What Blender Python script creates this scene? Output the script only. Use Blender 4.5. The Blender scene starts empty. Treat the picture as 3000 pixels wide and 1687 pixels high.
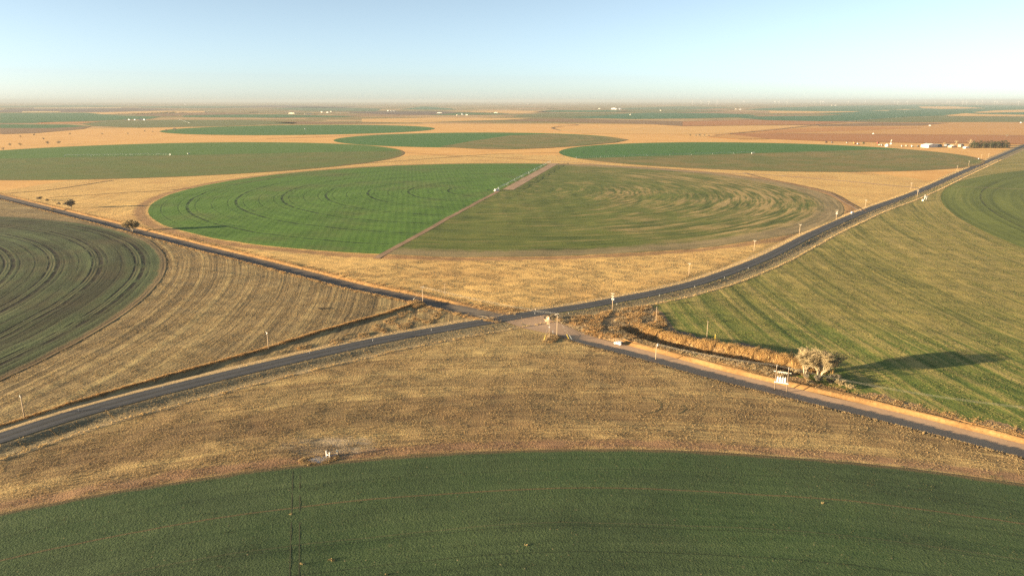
import bpy, math, random
import numpy as np
from mathutils import Vector, Matrix, Euler

random.seed(7)
rng = np.random.default_rng(11)
S = bpy.context.scene
COL = S.collection

# ------------------------------------------------------------------ camera, sky, sun, exposure
CAM_H = 113.0
FPX = 2100.0                                   # focal length in pixels of the 3000 px wide photograph
PITCH = math.atan((843.5 - 295.0) / FPX)       # horizon sits at y = 295
cam_data = bpy.data.cameras.new('camera')
cam_data.sensor_width = 36.0
cam_data.lens = 36.0 * FPX / 3000.0
cam_data.clip_start = 1.0
cam_data.clip_end = 200000.0
cam = bpy.data.objects.new('camera', cam_data)
COL.objects.link(cam)
cam.location = (0, 0, CAM_H)
cam.rotation_euler = (math.pi / 2 - PITCH, 0, 0)
S.camera = cam

SUN_EL = math.radians(6.5)
SUN_AZ = math.radians(15.5)                    # shadows run 15.5 degrees off +X towards +Y
to_sun = Vector((-math.cos(SUN_AZ) * math.cos(SUN_EL), -math.sin(SUN_AZ) * math.cos(SUN_EL), math.sin(SUN_EL)))
world = bpy.data.worlds.new('World')
S.world = world
world.use_nodes = True
wn = world.node_tree
bg = wn.nodes['Background']
sky = wn.nodes.new('ShaderNodeTexSky')
sky.sky_type = 'NISHITA'
sky.sun_disc = False
sky.sun_elevation = SUN_EL
# Nishita: rotation 0 puts the sun at +Y, growing clockwise seen from above
sky.sun_rotation = math.atan2(to_sun.x, to_sun.y)
sky.altitude = 1000.0
sky.air_density = 0.55
sky.dust_density = 1.0
sky.ozone_density = 1.15
air = wn.nodes.new('ShaderNodeHueSaturation')      # desaturates and hue-shifts the sky colour: paler, milkier
air.inputs['Saturation'].default_value = 0.70
air.inputs['Hue'].default_value = 0.485
wn.links.new(sky.outputs[0], air.inputs['Color'])
wn.links.new(air.outputs[0], bg.inputs[0])
bg.inputs[1].default_value = 0.05
sun_data = bpy.data.lights.new('sun', 'SUN')
sun_data.energy = 5.0
sun_data.angle = math.radians(0.5)
sun_data.color = (1.0, 0.79, 0.50)
sun = bpy.data.objects.new('sun', sun_data)
COL.objects.link(sun)
sun.location = (0, 0, 300)
sun.rotation_euler = to_sun.to_track_quat('Z', 'Y').to_euler()
S.view_settings.view_transform = 'Standard'
S.view_settings.look = 'None'
S.view_settings.gamma = 1.0
S.view_settings.exposure = 2.43
S.render.engine = 'CYCLES'
S.cycles.use_denoising = False
S.cycles.use_adaptive_sampling = False
S.cycles.max_bounces = 4
S.cycles.volume_bounces = 1
S.cycles.transparent_max_bounces = 4


# ------------------------------------------------------------------ helpers
def at(px, py, h=0.0):
    """Ground point seen at a pixel of the 3000 px photograph."""
    xc = (px - 1500.0) / FPX
    yc = (py - 843.5) / FPX
    fy = math.cos(PITCH) - yc * math.sin(PITCH)
    dz = -(math.sin(PITCH) + yc * math.cos(PITCH))
    t = -(CAM_H - h) / dz
    return (xc * t, fy * t)


def tag(o, label=None, cat=None, group=None, kind=None):
    if label: o['label'] = label
    if cat: o['category'] = cat
    if group: o['group'] = group
    if kind: o['kind'] = kind
    return o


def empty(name, loc, rz=0.0, sc=1.0):
    o = bpy.data.objects.new(name, None)
    o.empty_display_size = 0.5
    COL.objects.link(o)
    o.location = loc
    o.rotation_euler = (0, 0, rz)
    o.scale = (sc, sc, sc)
    return o


def copy_tree(o, parent=None):
    c = o.copy()
    COL.objects.link(c)
    if parent is not None:
        c.parent = parent
    for ch in o.children:
        copy_tree(ch, c)
    return c


class MB:
    def __init__(self):
        self.v, self.f = [], []

    def box(self, c, s, rz=0.0, taper=1.0):
        n = len(self.v)
        cr, sr = math.cos(rz), math.sin(rz)
        for dz in (-.5, .5):
            k = taper if dz > 0 else 1.0
            for dx, dy in ((-.5, -.5), (.5, -.5), (.5, .5), (-.5, .5)):
                x, y = dx * s[0] * k, dy * s[1] * k
                self.v.append((c[0] + x * cr - y * sr, c[1] + x * sr + y * cr, c[2] + dz * s[2]))
        for q in ((3, 2, 1, 0), (4, 5, 6, 7), (0, 1, 5, 4), (1, 2, 6, 5), (2, 3, 7, 6), (3, 0, 4, 7)):
            self.f.append(tuple(n + i for i in q))
        return self

    def tube(self, pts, rad, seg=6, cap=True):
        pts = [Vector(p) for p in pts]
        if not hasattr(rad, '__len__'):
            rad = [rad] * len(pts)
        n = len(self.v)
        for i, p in enumerate(pts):
            d = (pts[min(i + 1, len(pts) - 1)] - pts[max(i - 1, 0)])
            d = d.normalized() if d.length > 1e-9 else Vector((0, 0, 1))
            a = d.cross(Vector((0, 0, 1)) if abs(d.z) < .9 else Vector((1, 0, 0))).normalized()
            b = d.cross(a)
            for k in range(seg):
                t = 2 * math.pi * k / seg
                q = p + (a * math.cos(t) + b * math.sin(t)) * rad[i]
                self.v.append(tuple(q))
        for i in range(len(pts) - 1):
            for k in range(seg):
                k2 = (k + 1) % seg
                self.f.append((n + i * seg + k, n + i * seg + k2, n + (i + 1) * seg + k2, n + (i + 1) * seg + k))
        if cap:
            self.f.append(tuple(n + k for k in range(seg))[::-1])
            self.f.append(tuple(n + (len(pts) - 1) * seg + k for k in range(seg)))
        return self

    def prism(self, prof, y0, y1):
        """Profile in XZ pushed along Y."""
        n, m = len(self.v), len(prof)
        for y in (y0, y1):
            for x, z in prof:
                self.v.append((x, y, z))
        self.f.append(tuple(n + i for i in range(m)))
        self.f.append(tuple(n + m + i for i in range(m))[::-1])
        for i in range(m):
            j = (i + 1) % m
            self.f.append((n + i, n + m + i, n + m + j, n + j))
        return self

    def face(self, *pts):
        n = len(self.v)
        self.v += [tuple(p) for p in pts]
        self.f.append(tuple(range(n, n + len(pts))))
        return self

    def build(self, name, mat, parent=None, smooth=False):
        me = bpy.data.meshes.new(name)
        me.from_pydata(self.v, [], self.f)
        me.materials.append(mat)
        if smooth:
            me.polygons.foreach_set('use_smooth', [True] * len(me.polygons))
        me.update()
        o = bpy.data.objects.new(name, me)
        COL.objects.link(o)
        if parent is not None:
            o.parent = parent
        return o


def np_mesh(name, verts, faces, mats, mat_idx=None, smooth=True, tint=None):
    """verts (n,3), faces (m,k) as one mesh object."""
    me = bpy.data.meshes.new(name)
    verts = np.asarray(verts, dtype=np.float32)
    faces = np.asarray(faces, dtype=np.int32)
    m, k = faces.shape
    me.vertices.add(len(verts))
    me.vertices.foreach_set('co', verts.ravel())
    me.loops.add(m * k)
    me.loops.foreach_set('vertex_index', faces.ravel())
    me.polygons.add(m)
    me.polygons.foreach_set('loop_start', np.arange(0, m * k, k, dtype=np.int32))
    me.polygons.foreach_set('use_smooth', np.full(m, smooth, dtype=bool))
    for mt in (mats if isinstance(mats, (list, tuple)) else [mats]):
        me.materials.append(mt)
    if mat_idx is not None:
        me.polygons.foreach_set('material_index', np.asarray(mat_idx, dtype=np.int32))
    if tint is not None:
        a = me.attributes.new('tint', 'FLOAT_COLOR', 'POINT')
        a.data.foreach_set('color', np.asarray(tint, dtype=np.float32).ravel())
    me.update(calc_edges=True)
    me.validate()
    o = bpy.data.objects.new(name, me)
    COL.objects.link(o)
    return o


def smooth_line(pts, step=4.0):
    P = [np.array(p, float) for p in pts]
    P = [2 * P[0] - P[1]] + P + [2 * P[-1] - P[-2]]
    out = []
    for i in range(1, len(P) - 2):
        n = max(2, int(np.linalg.norm(P[i + 1] - P[i]) / step))
        for k in range(n):
            t = k / n
            out.append(.5 * ((2 * P[i]) + (-P[i - 1] + P[i + 1]) * t + (2 * P[i - 1] - 5 * P[i] + 4 * P[i + 1] - P[i + 2]) * t * t
                             + (-P[i - 1] + 3 * P[i] - 3 * P[i + 1] + P[i + 2]) * t ** 3))
    out.append(P[-2])
    return np.array(out)


def sdist(X, Y, line):
    """Signed distance to a polyline, positive on its left, and how far along it is."""
    best = np.full(X.shape, 1e18)
    sign = np.ones(X.shape)
    along = np.zeros(X.shape)
    acc = 0.0
    for i in range(len(line) - 1):
        a, b = line[i], line[i + 1]
        d = b - a
        L = math.hypot(*d)
        lo = -1e9 if i == 0 else 0.0
        hi = 1e9 if i == len(line) - 2 else 1.0
        t = np.clip(((X - a[0]) * d[0] + (Y - a[1]) * d[1]) / (L * L), lo, hi)
        dx, dy = X - a[0] - t * d[0], Y - a[1] - t * d[1]
        q = dx * dx + dy * dy
        m = q < best
        best = np.where(m, q, best)
        sign = np.where(m, np.where(d[0] * (Y - a[1]) - d[1] * (X - a[0]) > 0, 1.0, -1.0), sign)
        along = np.where(m, acc + t * L, along)
        acc += L
    return np.sqrt(best) * sign, along


# ------------------------------------------------------------------ the lines of the place
def px_line(pts, step=4.0, ext=None):
    P = [np.array(at(*p)) for p in pts]
    line = smooth_line(P, step)
    if ext:                                     # straight on beyond the picture
        for e, end in zip(ext, (0, -1)):
            if e:
                d = line[0] - line[1] if end == 0 else line[-1] - line[-2]
                d = d / np.linalg.norm(d)
                t = np.linspace(0, e, max(2, int(e / (step * 2))) + 1)[1:, None]
                line = np.vstack([(line[0] + d * t)[::-1], line]) if end == 0 else np.vstack([line, line[-1] + d * t])
    return line


main_pts = [(0, 1287), (300, 1194), (700, 1093), (1078, 1007), (1282, 969), (1466, 938), (1583, 918), (1699, 901), (1792, 884), (1937, 856),
            (2082, 818), (2250, 753), (2395, 680), (2541, 617), (2687, 563), (2832, 499), (2978, 436.5)]
MAIN = px_line(main_pts, 5, (260, 3500))
side_pts = [(0, 575), (146, 611), (291, 647), (437, 684), (582, 721), (750, 762), (896, 799), (1041, 836), (1187, 866), (1320, 897), (1430, 924), (1492, 936)]
SIDE = px_line(side_pts, 5, (2500, 0))
dirt_pts = [(1545, 926), (1602, 948), (1653, 968), (1706, 986), (1816, 1014), (1932, 1044), (2083, 1086), (2269, 1131), (2417, 1166), (2666, 1226), (3000, 1311)]
DIRT = px_line(dirt_pts, 4, (0, 420))
CROSS = np.vstack([SIDE, DIRT])
DITCH = px_line([(1838, 958), (1880, 977), (1966, 1003), (2083, 1029), (2199, 1054), (2292, 1074), (2345, 1092)], 4)
BANK = px_line([(-120, 1283), (0, 1248), (291, 1158), (582, 1076), (750, 1031), (991, 957), (1137, 916), (1212, 892)], 4)

_w = []
_r = np.random.default_rng(5)
for lam, amp, n in ((90, .16, 5), (45, .10, 5), (22, .05, 6), (11, .028, 8), (5.5, .014, 8)):
    for _ in range(n):
        a = _r.uniform(0, math.pi * 2)
        l = lam * _r.uniform(.75, 1.3)
        _w.append((math.cos(a) * 2 * math.pi / l, math.sin(a) * 2 * math.pi / l, _r.uniform(0, 6.28), amp * .55))


def sstep(x, a, b):
    t = np.clip((x - a) / (b - a), 0, 1)
    return t * t * (3 - 2 * t)


def terrain(X, Y, fine=True):
    X = np.asarray(X, float)
    Y = np.asarray(Y, float)
    R = np.hypot(X, Y - 350)
    z = np.zeros(X.shape)
    near = R < 1100
    if near.any():
        x, y = X[near], Y[near]
        k = sstep(R[near], 1100, 500)
        u = np.zeros(x.shape)
        for (a, b, c, m) in _w:
            u += m * np.sin(a * x + b * y + c)
        dm, _ = sdist(x, y, MAIN)
        dc, _ = sdist(x, y, CROSS)
        flat = np.minimum(sstep(np.abs(dm), 5, 14), sstep(np.abs(dc), 6, 14))
        u *= flat
        # the paved road rides on a low bank with shallow ditches beside it
        u += .45 * sstep(np.abs(dm), 9.0, 5.5) - .35 * np.exp(-((np.abs(dm) - 11.5) / 2.6) ** 2) * sstep(np.hypot(x + 3, y - 362), 18, 45)
        # the dirt roads are worn below the fields on either side
        hub = np.hypot(x + 3, y - 362)
        deep = np.where(x < 0, 1.05, 1.30) * sstep(hub, 22, 60)
        u -= deep * sstep(np.abs(dc), 8.6, 6.3)
        # the deep ditch beside the dirt road
        dd, al = sdist(x, y, DITCH)
        Ld = np.linalg.norm(np.diff(DITCH, axis=0), axis=1).sum()
        end = sstep(al, -6, 12) * sstep(al, Ld + 4, Ld - 14)
        u += end * (-2.9 * sstep(np.abs(dd), 6.6, 2.2) + .55 * np.exp(-((dd - 8.5) / 2.5) ** 2))
        # low bank under the fence line left of the paved road
        db, al = sdist(x, y, BANK)
        u += .55 * np.exp(-(db / 2.0) ** 2) * sstep(al, -30, 0) * sstep(al, 235, 215)
        z[near] = u * k
    return z


def tz(x, y):
    return float(terrain(np.array([x]), np.array([y]))[0])


def P3(px, py, dz=0.0):
    x, y = at(px, py)
    for _ in range(2):
        x, y = at(px, py, tz(x, y))
    return Vector((x, y, tz(x, y) + dz))


# ------------------------------------------------------------------ materials
class NT:
    def __init__(self, name):
        self.m = bpy.data.materials.new(name)
        self.m.use_nodes = True
        self.t = self.m.node_tree
        self.b = self.t.nodes['Principled BSDF']
        self.b.inputs['Roughness'].default_value = .95
        self.b.inputs['Specular IOR Level'].default_value = .15

    def n(self, typ, **kw):
        nd = self.t.nodes.new(typ)
        for k, v in kw.items():
            setattr(nd, k, v)
        return nd

    def set(self, sock, v):
        if isinstance(v, bpy.types.NodeSocket):
            self.t.links.new(v, sock)
        else:
            sock.default_value = v

    def math(self, op, a, b=0.0, c=None, clamp=False):
        nd = self.n('ShaderNodeMath', operation=op, use_clamp=clamp)
        self.set(nd.inputs[0], a)
        self.set(nd.inputs[1], b)
        if c is not None:
            self.set(nd.inputs[2], c)
        return nd.outputs[0]

    def noise(self, vec, scale=1.0, detail=3.0, rough=.55, w=None):
        nd = self.n('ShaderNodeTexNoise')
        self.set(nd.inputs['Vector'], vec)
        nd.inputs['Scale'].default_value = scale
        nd.inputs['Detail'].default_value = detail
        nd.inputs['Roughness'].default_value = rough
        return nd.outputs[0]

    def ramp(self, fac, stops, interp='LINEAR'):
        nd = self.n('ShaderNodeValToRGB')
        cr = nd.color_ramp
        cr.interpolation = interp
        while len(cr.elements) < len(stops):
            cr.elements.new(.5)
        for e, (p, c) in zip(cr.elements, stops):
            e.position = p
            e.color = (c[0], c[1], c[2], 1)
        self.set(nd.inputs[0], fac)
        return nd.outputs[0]

    def mix(self, fac, a, b):
        nd = self.n('ShaderNodeMix', data_type='RGBA')
        self.set(nd.inputs[0], fac)
        self.set(nd.inputs[6], a if isinstance(a, bpy.types.NodeSocket) else (*a, 1))
        self.set(nd.inputs[7], b if isinstance(b, bpy.types.NodeSocket) else (*b, 1))
        return nd.outputs[2]

    def step(self, x, a, b):
        nd = self.n('ShaderNodeMapRange', interpolation_type='SMOOTHSTEP')
        self.set(nd.inputs[0], x)
        nd.inputs[1].default_value = a
        nd.inputs[2].default_value = b
        return nd.outputs[0]

    def pos(self, c=(0, 0)):
        g = self.n('ShaderNodeNewGeometry')
        v = self.n('ShaderNodeVectorMath', operation='SUBTRACT')
        self.t.links.new(g.outputs['Position'], v.inputs[0])
        v.inputs[1].default_value = (c[0], c[1], 0)
        return v.outputs[0]

    def xyz(self, v):
        nd = self.n('ShaderNodeSeparateXYZ')
        self.set(nd.inputs[0], v)
        return nd.outputs

    def comb(self, x, y, z=0.0):
        nd = self.n('ShaderNodeCombineXYZ')
        self.set(nd.inputs[0], x)
        self.set(nd.inputs[1], y)
        self.set(nd.inputs[2], z)
        return nd.outputs[0]


def field_mat(name, c, stops, stops2=None, ring=None, ring2=None, fine=None, mid=None, patch=None, patch2=(90, .5, .12), tracks=None, rows=None,
              edges=None, spots=None, bump=.5, bump_d=.35, roll=None, gain=(1, 1, 1), blots=None, drift=None):
    """Ground cover laid out in rings about a pivot. All lengths in metres.
    ring = (across, along, weight); fine/mid/patch = (size, weight); tracks = (spacing, width, colour, amount, phase)."""
    stops = [(q, tuple(a * g for a, g in zip(col, gain))) for q, col in stops]
    if stops2:
        stops2 = [(q, tuple(a * g for a, g in zip(col, gain))) for q, col in stops2]
    N = NT(name)
    p = N.pos(c)
    x, y, _z = N.xyz(p)
    r = N.math('SQRT', N.math('ADD', N.math('MULTIPLY', x, x), N.math('MULTIPLY', y, y)))
    rs = N.math('MAXIMUM', r, 1.0)
    ca, sa = N.math('DIVIDE', x, rs), N.math('DIVIDE', y, rs)
    wob = N.math('MULTIPLY', N.math('SUBTRACT', N.noise(p, 1 / 70., 2), .5), 3.0)
    rw = N.math('ADD', r, wob)
    v = None
    h = None

    def add(acc, s, w):
        q = N.math('MULTIPLY', N.math('SUBTRACT', s, .5), 2.0 * w)
        return q if acc is None else N.math('ADD', acc, q)

    for rg in (ring, ring2):
        if rg:
            la, lt, w = rg[:3]
            vec = N.comb(N.math('DIVIDE', rw, la), N.math('MULTIPLY', ca, 380.0 / lt), N.math('MULTIPLY', sa, 380.0 / lt))
            s = N.noise(vec, 1.0, 3.0, .6)
            v = add(v, s, w)
            h = add(h, s, w * .8)
    if rows:
        ang, lam, w = rows
        a = math.radians(ang)
        u = N.math('ADD', N.math('MULTIPLY', x, -math.sin(a)), N.math('MULTIPLY', y, math.cos(a)))
        t = N.math('ADD', N.math('MULTIPLY', x, math.cos(a)), N.math('MULTIPLY', y, math.sin(a)))
        u2 = N.math('ADD', u, N.math('MULTIPLY', N.noise(p, 1 / 25., 2), 2.2))
        sn = N.math('MULTIPLY', N.math('ADD', N.math('SINE', N.math('MULTIPLY', u2, 2 * math.pi / lam)), 1.0), .5)
        s = N.math('ADD', N.math('MULTIPLY', sn, .55), N.math('MULTIPLY', N.noise(N.comb(N.math('DIVIDE', u, lam * .6), N.math('DIVIDE', t, lam * 3.0)), 1.0, 2), .45))
        v = add(v, s, w)
        h = add(h, s, w)
    for q, dt in ((fine, 5.0), (mid, 4.0), (patch, 3.0)):
        if q:
            s = N.noise(p, 1.0 / q[0], dt, .62)
            v = add(v, s, q[1])
            if q is not patch:
                h = add(h, s, q[1] * 1.4)
    v = N.math('ADD', v, .5, clamp=True)
    col = N.ramp(v, stops)
    if stops2:
        m = N.noise(p, 1.0 / patch2[0], 4, .6)
        if drift:                               # one cover thins out across the field along a direction (world metres)
            g = N.math('ADD', N.math('MULTIPLY', N.math('ADD', x, float(c[0])), drift[0]), N.math('MULTIPLY', N.math('ADD', y, float(c[1])), drift[1]))
            g = N.math('DIVIDE', N.math('SUBTRACT', g, drift[2]), drift[3])
            m = N.math('ADD', m, N.math('MULTIPLY', N.math('MINIMUM', N.math('MAXIMUM', g, -1.0), 1.0), .22))
        m2 = N.step(m, patch2[1] - patch2[2], patch2[1] + patch2[2])
        col = N.mix(m2, col, N.ramp(v, stops2))
    if roll:                                    # a second ground cover taking over with distance from the pivot
        rr, ww, st = roll
        m = N.step(N.math('ADD', r, N.math('MULTIPLY', N.math('SUBTRACT', N.noise(p, 1 / 30., 4), .5), ww * 2)), rr - ww, rr + ww)
        col = N.mix(m, col, N.ramp(v, st))
    if tracks:
        for (sp, wd, tc, am, ph) in tracks:
            k = N.math('ABSOLUTE', N.math('SUBTRACT', N.math('WRAP', N.math('ADD', r, ph), sp, 0.0), sp / 2))
            m = N.step(k, wd, wd * .35)
            m = N.math('MULTIPLY', m, N.math('MULTIPLY', N.step(N.noise(p, 1 / 14., 3), .3, .6), am))
            col = N.mix(m, col, tc)
            h = N.math('SUBTRACT', h, N.math('MULTIPLY', m, .5))
    if edges:
        for (rr, wd, ec, am) in edges:
            k = N.math('ABSOLUTE', N.math('SUBTRACT', N.math('ADD', r, N.math('MULTIPLY', N.math('SUBTRACT', N.noise(p, 1 / 9., 4), .5), wd * 1.2)), rr))
            m = N.math('MULTIPLY', N.step(k, wd, wd * .3), am)
            col = N.mix(m, col, N.ramp(v, [(.2, tuple(q * .75 for q in ec)), (.8, tuple(q * 1.2 for q in ec))]))
    if blots:                                   # bare or trampled places of their own shape
        for (bx, by, rx, ry, bc, am) in blots:
            e = N.math('SQRT', N.math('ADD', N.math('POWER', N.math('DIVIDE', N.math('SUBTRACT', x, bx), rx), 2.0), N.math('POWER', N.math('DIVIDE', N.math('SUBTRACT', y, by), ry), 2.0)))
            e = N.math('ADD', e, N.math('MULTIPLY', N.math('SUBTRACT', N.noise(p, 1 / 4., 5, .65), .5), 1.6))
            sw = N.noise(N.comb(N.math('DIVIDE', x, 9.), N.math('DIVIDE', y, 1.2)), 1.0, 4)
            m = N.math('MULTIPLY', N.step(e, 1.1, .6), N.math('MULTIPLY', N.step(sw, .3, .6), am))
            col = N.mix(m, col, N.ramp(v, [(.1, tuple(q * .5 for q in bc)), (.9, tuple(q * 1.25 for q in bc))]))
    if spots:
        for (sc, th, sc_col, am) in spots:
            s = N.noise(p, 1.0 / sc, 2, .5)
            m = N.math('MULTIPLY', N.step(s, th, th + .06), am)
            col = N.mix(m, col, sc_col)
    N.set(N.b.inputs['Base Color'], col)
    if bump:
        b = N.n('ShaderNodeBump')
        b.inputs['Strength'].default_value = bump
        b.inputs['Distance'].default_value = bump_d
        N.set(b.inputs['Height'], h)
        N.set(N.b.inputs['Normal'], b.outputs[0])
    return N.m


def simple_mat(name, col, rough=.7, metal=0.0, var=.15, size=1.0, spec=.3):
    N = NT(name)
    tc = N.n('ShaderNodeTexCoord')
    s = N.noise(tc.outputs['Object'], 1.0 / size, 4, .6)
    N.set(N.b.inputs['Base Color'], N.ramp(s, [(.25, tuple(c * (1 - var) for c in col)), (.75, tuple(min(1, c * (1 + var)) for c in col))]))
    N.b.inputs['Roughness'].default_value = rough
    N.b.inputs['Metallic'].default_value = metal
    N.b.inputs['Specular IOR Level'].default_value = spec
    return N.m


def grass_mat(name):
    N = NT(name)
    a = N.n('ShaderNodeAttribute', attribute_name='tint')
    N.set(N.b.inputs['Base Color'], a.outputs['Color'])
    tr = N.n('ShaderNodeBsdfTranslucent')
    N.set(tr.inputs[0], a.outputs['Color'])
    mx = N.n('ShaderNodeMixShader')
    mx.inputs[0].default_value = .3
    N.t.links.new(N.b.outputs[0], mx.inputs[1])
    N.t.links.new(tr.outputs[0], mx.inputs[2])
    N.t.links.new(mx.outputs[0], N.t.nodes['Material Output'].inputs[0])
    return N.m


TAN = (.36, .235, .115)
TAN_L = (.46, .32, .165)
TAN_D = (.22, .135, .065)
BROWN = (.17, .095, .050)
SOIL = (.26, .125, .060)
SOIL_D = (.17, .080, .042)
GREEN = (.062, .098, .026)
GREEN_D = (.034, .058, .022)
OLIVE = (.115, .115, .036)

C1 = np.array(at(1460, 558)); R1 = 409.0
C2 = np.array((-610.0, 332.0)); R2 = 398.0
C3 = np.array((25.0, -170.8)); R3 = 389.7
C4 = np.array((1341.8, 389.1)); R4 = 951.5
C5 = np.array((536.0, 1611.0)); R5 = 431.0
C6 = np.array((-103.2, 2235.3)); R6 = 430.0
C7 = np.array((-728.0, 1548.0)); R7 = 493.0
C8 = np.array((-849.5, 2990.5)); R8 = 530.0
CR = np.array((573.0, 460.0))

M = {}
M['corner_left'] = field_mat('dry stubble ringed about the left pivot', C2,
    [(.08, (.085, .062, .036)), (.38, (.20, .135, .072)), (.62, (.29, .20, .10)), (.95, (.40, .29, .14))],
    ring=(2.3, 120, .60), ring2=(7, 260, .55), fine=(.9, .30), mid=(4.5, .24), patch=(60, .14), bump=.75, bump_d=.45, gain=(1.10, 1.12, .98))
M['corner_near'] = field_mat('rough dry grass ringed about the near pivot', C3,
    [(.08, (.075, .048, .028)), (.38, (.19, .118, .060)), (.62, (.28, .185, .09)), (.95, (.42, .29, .135))],
    [(.08, (.065, .038, .022)), (.4, (.15, .085, .045)), (.9, (.27, .17, .085))],
    ring=(1.5, 18, .56), ring2=(6, 160, .34), fine=(.7, .36), mid=(2.6, .16), patch=(45, .08), patch2=(60, .56, .2), bump=.8, bump_d=.45,
    edges=[(R3 + 34, 20, (.115, .068, .036), .5), (R3 + 62, 9, (.13, .08, .042), .4), (R3 + 4, 4.5, (.25, .135, .075), .8)],
    blots=[(at(965, 1306)[0] - C3[0], at(965, 1306)[1] - C3[1], 17, 8, (.40, .31, .21), .85), (at(880, 1318)[0] - C3[0], at(880, 1318)[1] - C3[1], 14, 6, (.13, .085, .045), .7)], gain=(1.55, 1.64, 1.36))
M['corner_far'] = field_mat('pale dry grass ringed about the middle pivot', C1,
    [(.06, (.17, .10, .048)), (.36, (.36, .225, .10)), (.62, (.48, .32, .145)), (.95, (.58, .42, .21))],
    [(.06, (.14, .075, .036)), (.4, (.30, .175, .078)), (.9, (.44, .28, .13))],
    ring=(1.6, 60, .26), ring2=(7, 200, .14), fine=(1.0, .30), mid=(4, .14), patch=(70, .10), patch2=(70, .57, .16), bump=.6, bump_d=.4,
    edges=[(R1 + 8, 9, (.30, .16, .075), .8)], gain=(1.58, 1.52, 1.15))
M['corner_right'] = field_mat('thin winter wheat over tan stubble', C4,
    [(.10, (.034, .054, .018)), (.34, (.078, .104, .030)), (.50, (.135, .140, .046)), (.64, (.225, .180, .080)), (.90, (.31, .235, .115))],
    [(.10, (.075, .078, .032)), (.36, (.165, .140, .058)), (.58, (.225, .172, .078)), (.95, (.30, .22, .11))],
    ring=(3.6, 60, .62), ring2=(10, 130, .46), fine=(1.0, .32), mid=(4, .20), patch=(50, .12), patch2=(120, .50, .22), drift=(.35, 1.0, 440, 100), bump=.6, bump_d=.4, gain=(1.35, 1.36, .9))


def plains_mat():
    """Dry grass out to the horizon, cut into half-mile squares and pivot circles."""
    N = NT('dry plains in half-mile squares')
    p = N.pos((float(C1[0]), float(C1[1])))
    x, y, _z = N.xyz(p)
    a = math.radians(50.3)
    u = N.math('ADD', N.math('MULTIPLY', x, math.cos(a)), N.math('MULTIPLY', y, math.sin(a)))
    w = N.math('ADD', N.math('MULTIPLY', x, -math.sin(a)), N.math('MULTIPLY', y, math.cos(a)))
    cu = N.math('DIVIDE', N.math('ADD', u, 402.), 805.)
    cw = N.math('DIVIDE', N.math('ADD', w, 402.), 805.)
    fu, fw = N.math('FLOOR', cu), N.math('FLOOR', cw)
    wn_ = N.n('ShaderNodeTexWhiteNoise', noise_dimensions='3D')
    N.set(wn_.inputs['Vector'], N.comb(fu, fw, 3.0))
    wn2 = N.n('ShaderNodeTexWhiteNoise', noise_dimensions='3D')
    N.set(wn2.inputs['Vector'], N.comb(fu, fw, 9.0))
    du = N.math('SUBTRACT', N.math('SUBTRACT', cu, fu), .5)
    dw = N.math('SUBTRACT', N.math('SUBTRACT', cw, fw), .5)
    rr = N.math('SQRT', N.math('ADD', N.math('MULTIPLY', du, du), N.math('MULTIPLY', dw, dw)))
    fine = N.noise(p, 1 / 6., 5, .6)
    med = N.noise(p, 1 / 90., 4, .6)
    vv = N.math('ADD', N.math('MULTIPLY', fine, .5), N.math('MULTIPLY', med, .5))
    dry = N.ramp(vv, [(.3, (.54, .275, .085)), (.5, (.72, .39, .12)), (.72, (.82, .49, .17))])
    sq = N.ramp(wn_.outputs[0], [(0, (.40, .26, .12)), (.30, (.20, .105, .06)), (.44, (.44, .30, .15)), (.62, (.13, .115, .05)), (.74, (.29, .17, .085)),
                                 (.86, (.14, .085, .065))], 'CONSTANT')
    ci = N.ramp(wn2.outputs[0], [(0, (.055, .10, .03)), (.42, (.11, .12, .04)), (.58, (.36, .24, .11)), (.75, (.05, .09, .03)), (.9, (.17, .10, .06))], 'CONSTANT')
    both = N.mix(N.math('LESS_THAN', rr, .492), sq, ci)
    both = N.mix(.25, both, dry)
    dist = N.math('SQRT', N.math('ADD', N.math('MULTIPLY', x, x), N.math('MULTIPLY', y, y)))
    m = N.step(dist, 2600., 3000.)
    N.set(N.b.inputs['Base Color'], N.mix(m, dry, both))
    b = N.n('ShaderNodeBump')
    b.inputs['Strength'].default_value = .35
    b.inputs['Distance'].default_value = .5
    N.set(b.inputs['Height'], fine)
    N.set(N.b.inputs['Normal'], b.outputs[0])
    return N.m


M['plains'] = plains_mat()
M['ditch_side'] = field_mat('dry weedy earth about the ditch', (0, 0),
    [(.08, (.12, .075, .040)), (.4, (.25, .16, .08)), (.65, (.36, .24, .115)), (.95, (.46, .33, .17))], fine=(.8, .42), mid=(3.2, .32), patch=(14, .2), bump=.9, bump_d=.45)
M['bare_strip'] = field_mat('bare turning strip', (0, 0),
    [(.08, (.14, .095, .060)), (.5, (.21, .145, .092)), (.95, (.30, .21, .13))], fine=(.9, .3), mid=(4, .25), bump=.5)

# ------------------------------------------------------------------ ground: one sheet to the horizon
def axis(lo, hi, step, out_lo, out_hi, grow):
    a = list(np.arange(lo, hi + .1, step))
    s, x = step, a[-1]
    while x < out_hi:
        s *= grow
        x += s
        a.append(x)
    s, x = step, a[0]
    pre = []
    while x > out_lo:
        s *= grow
        x -= s
        pre.append(x)
    return np.array(pre[::-1] + a)


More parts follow.
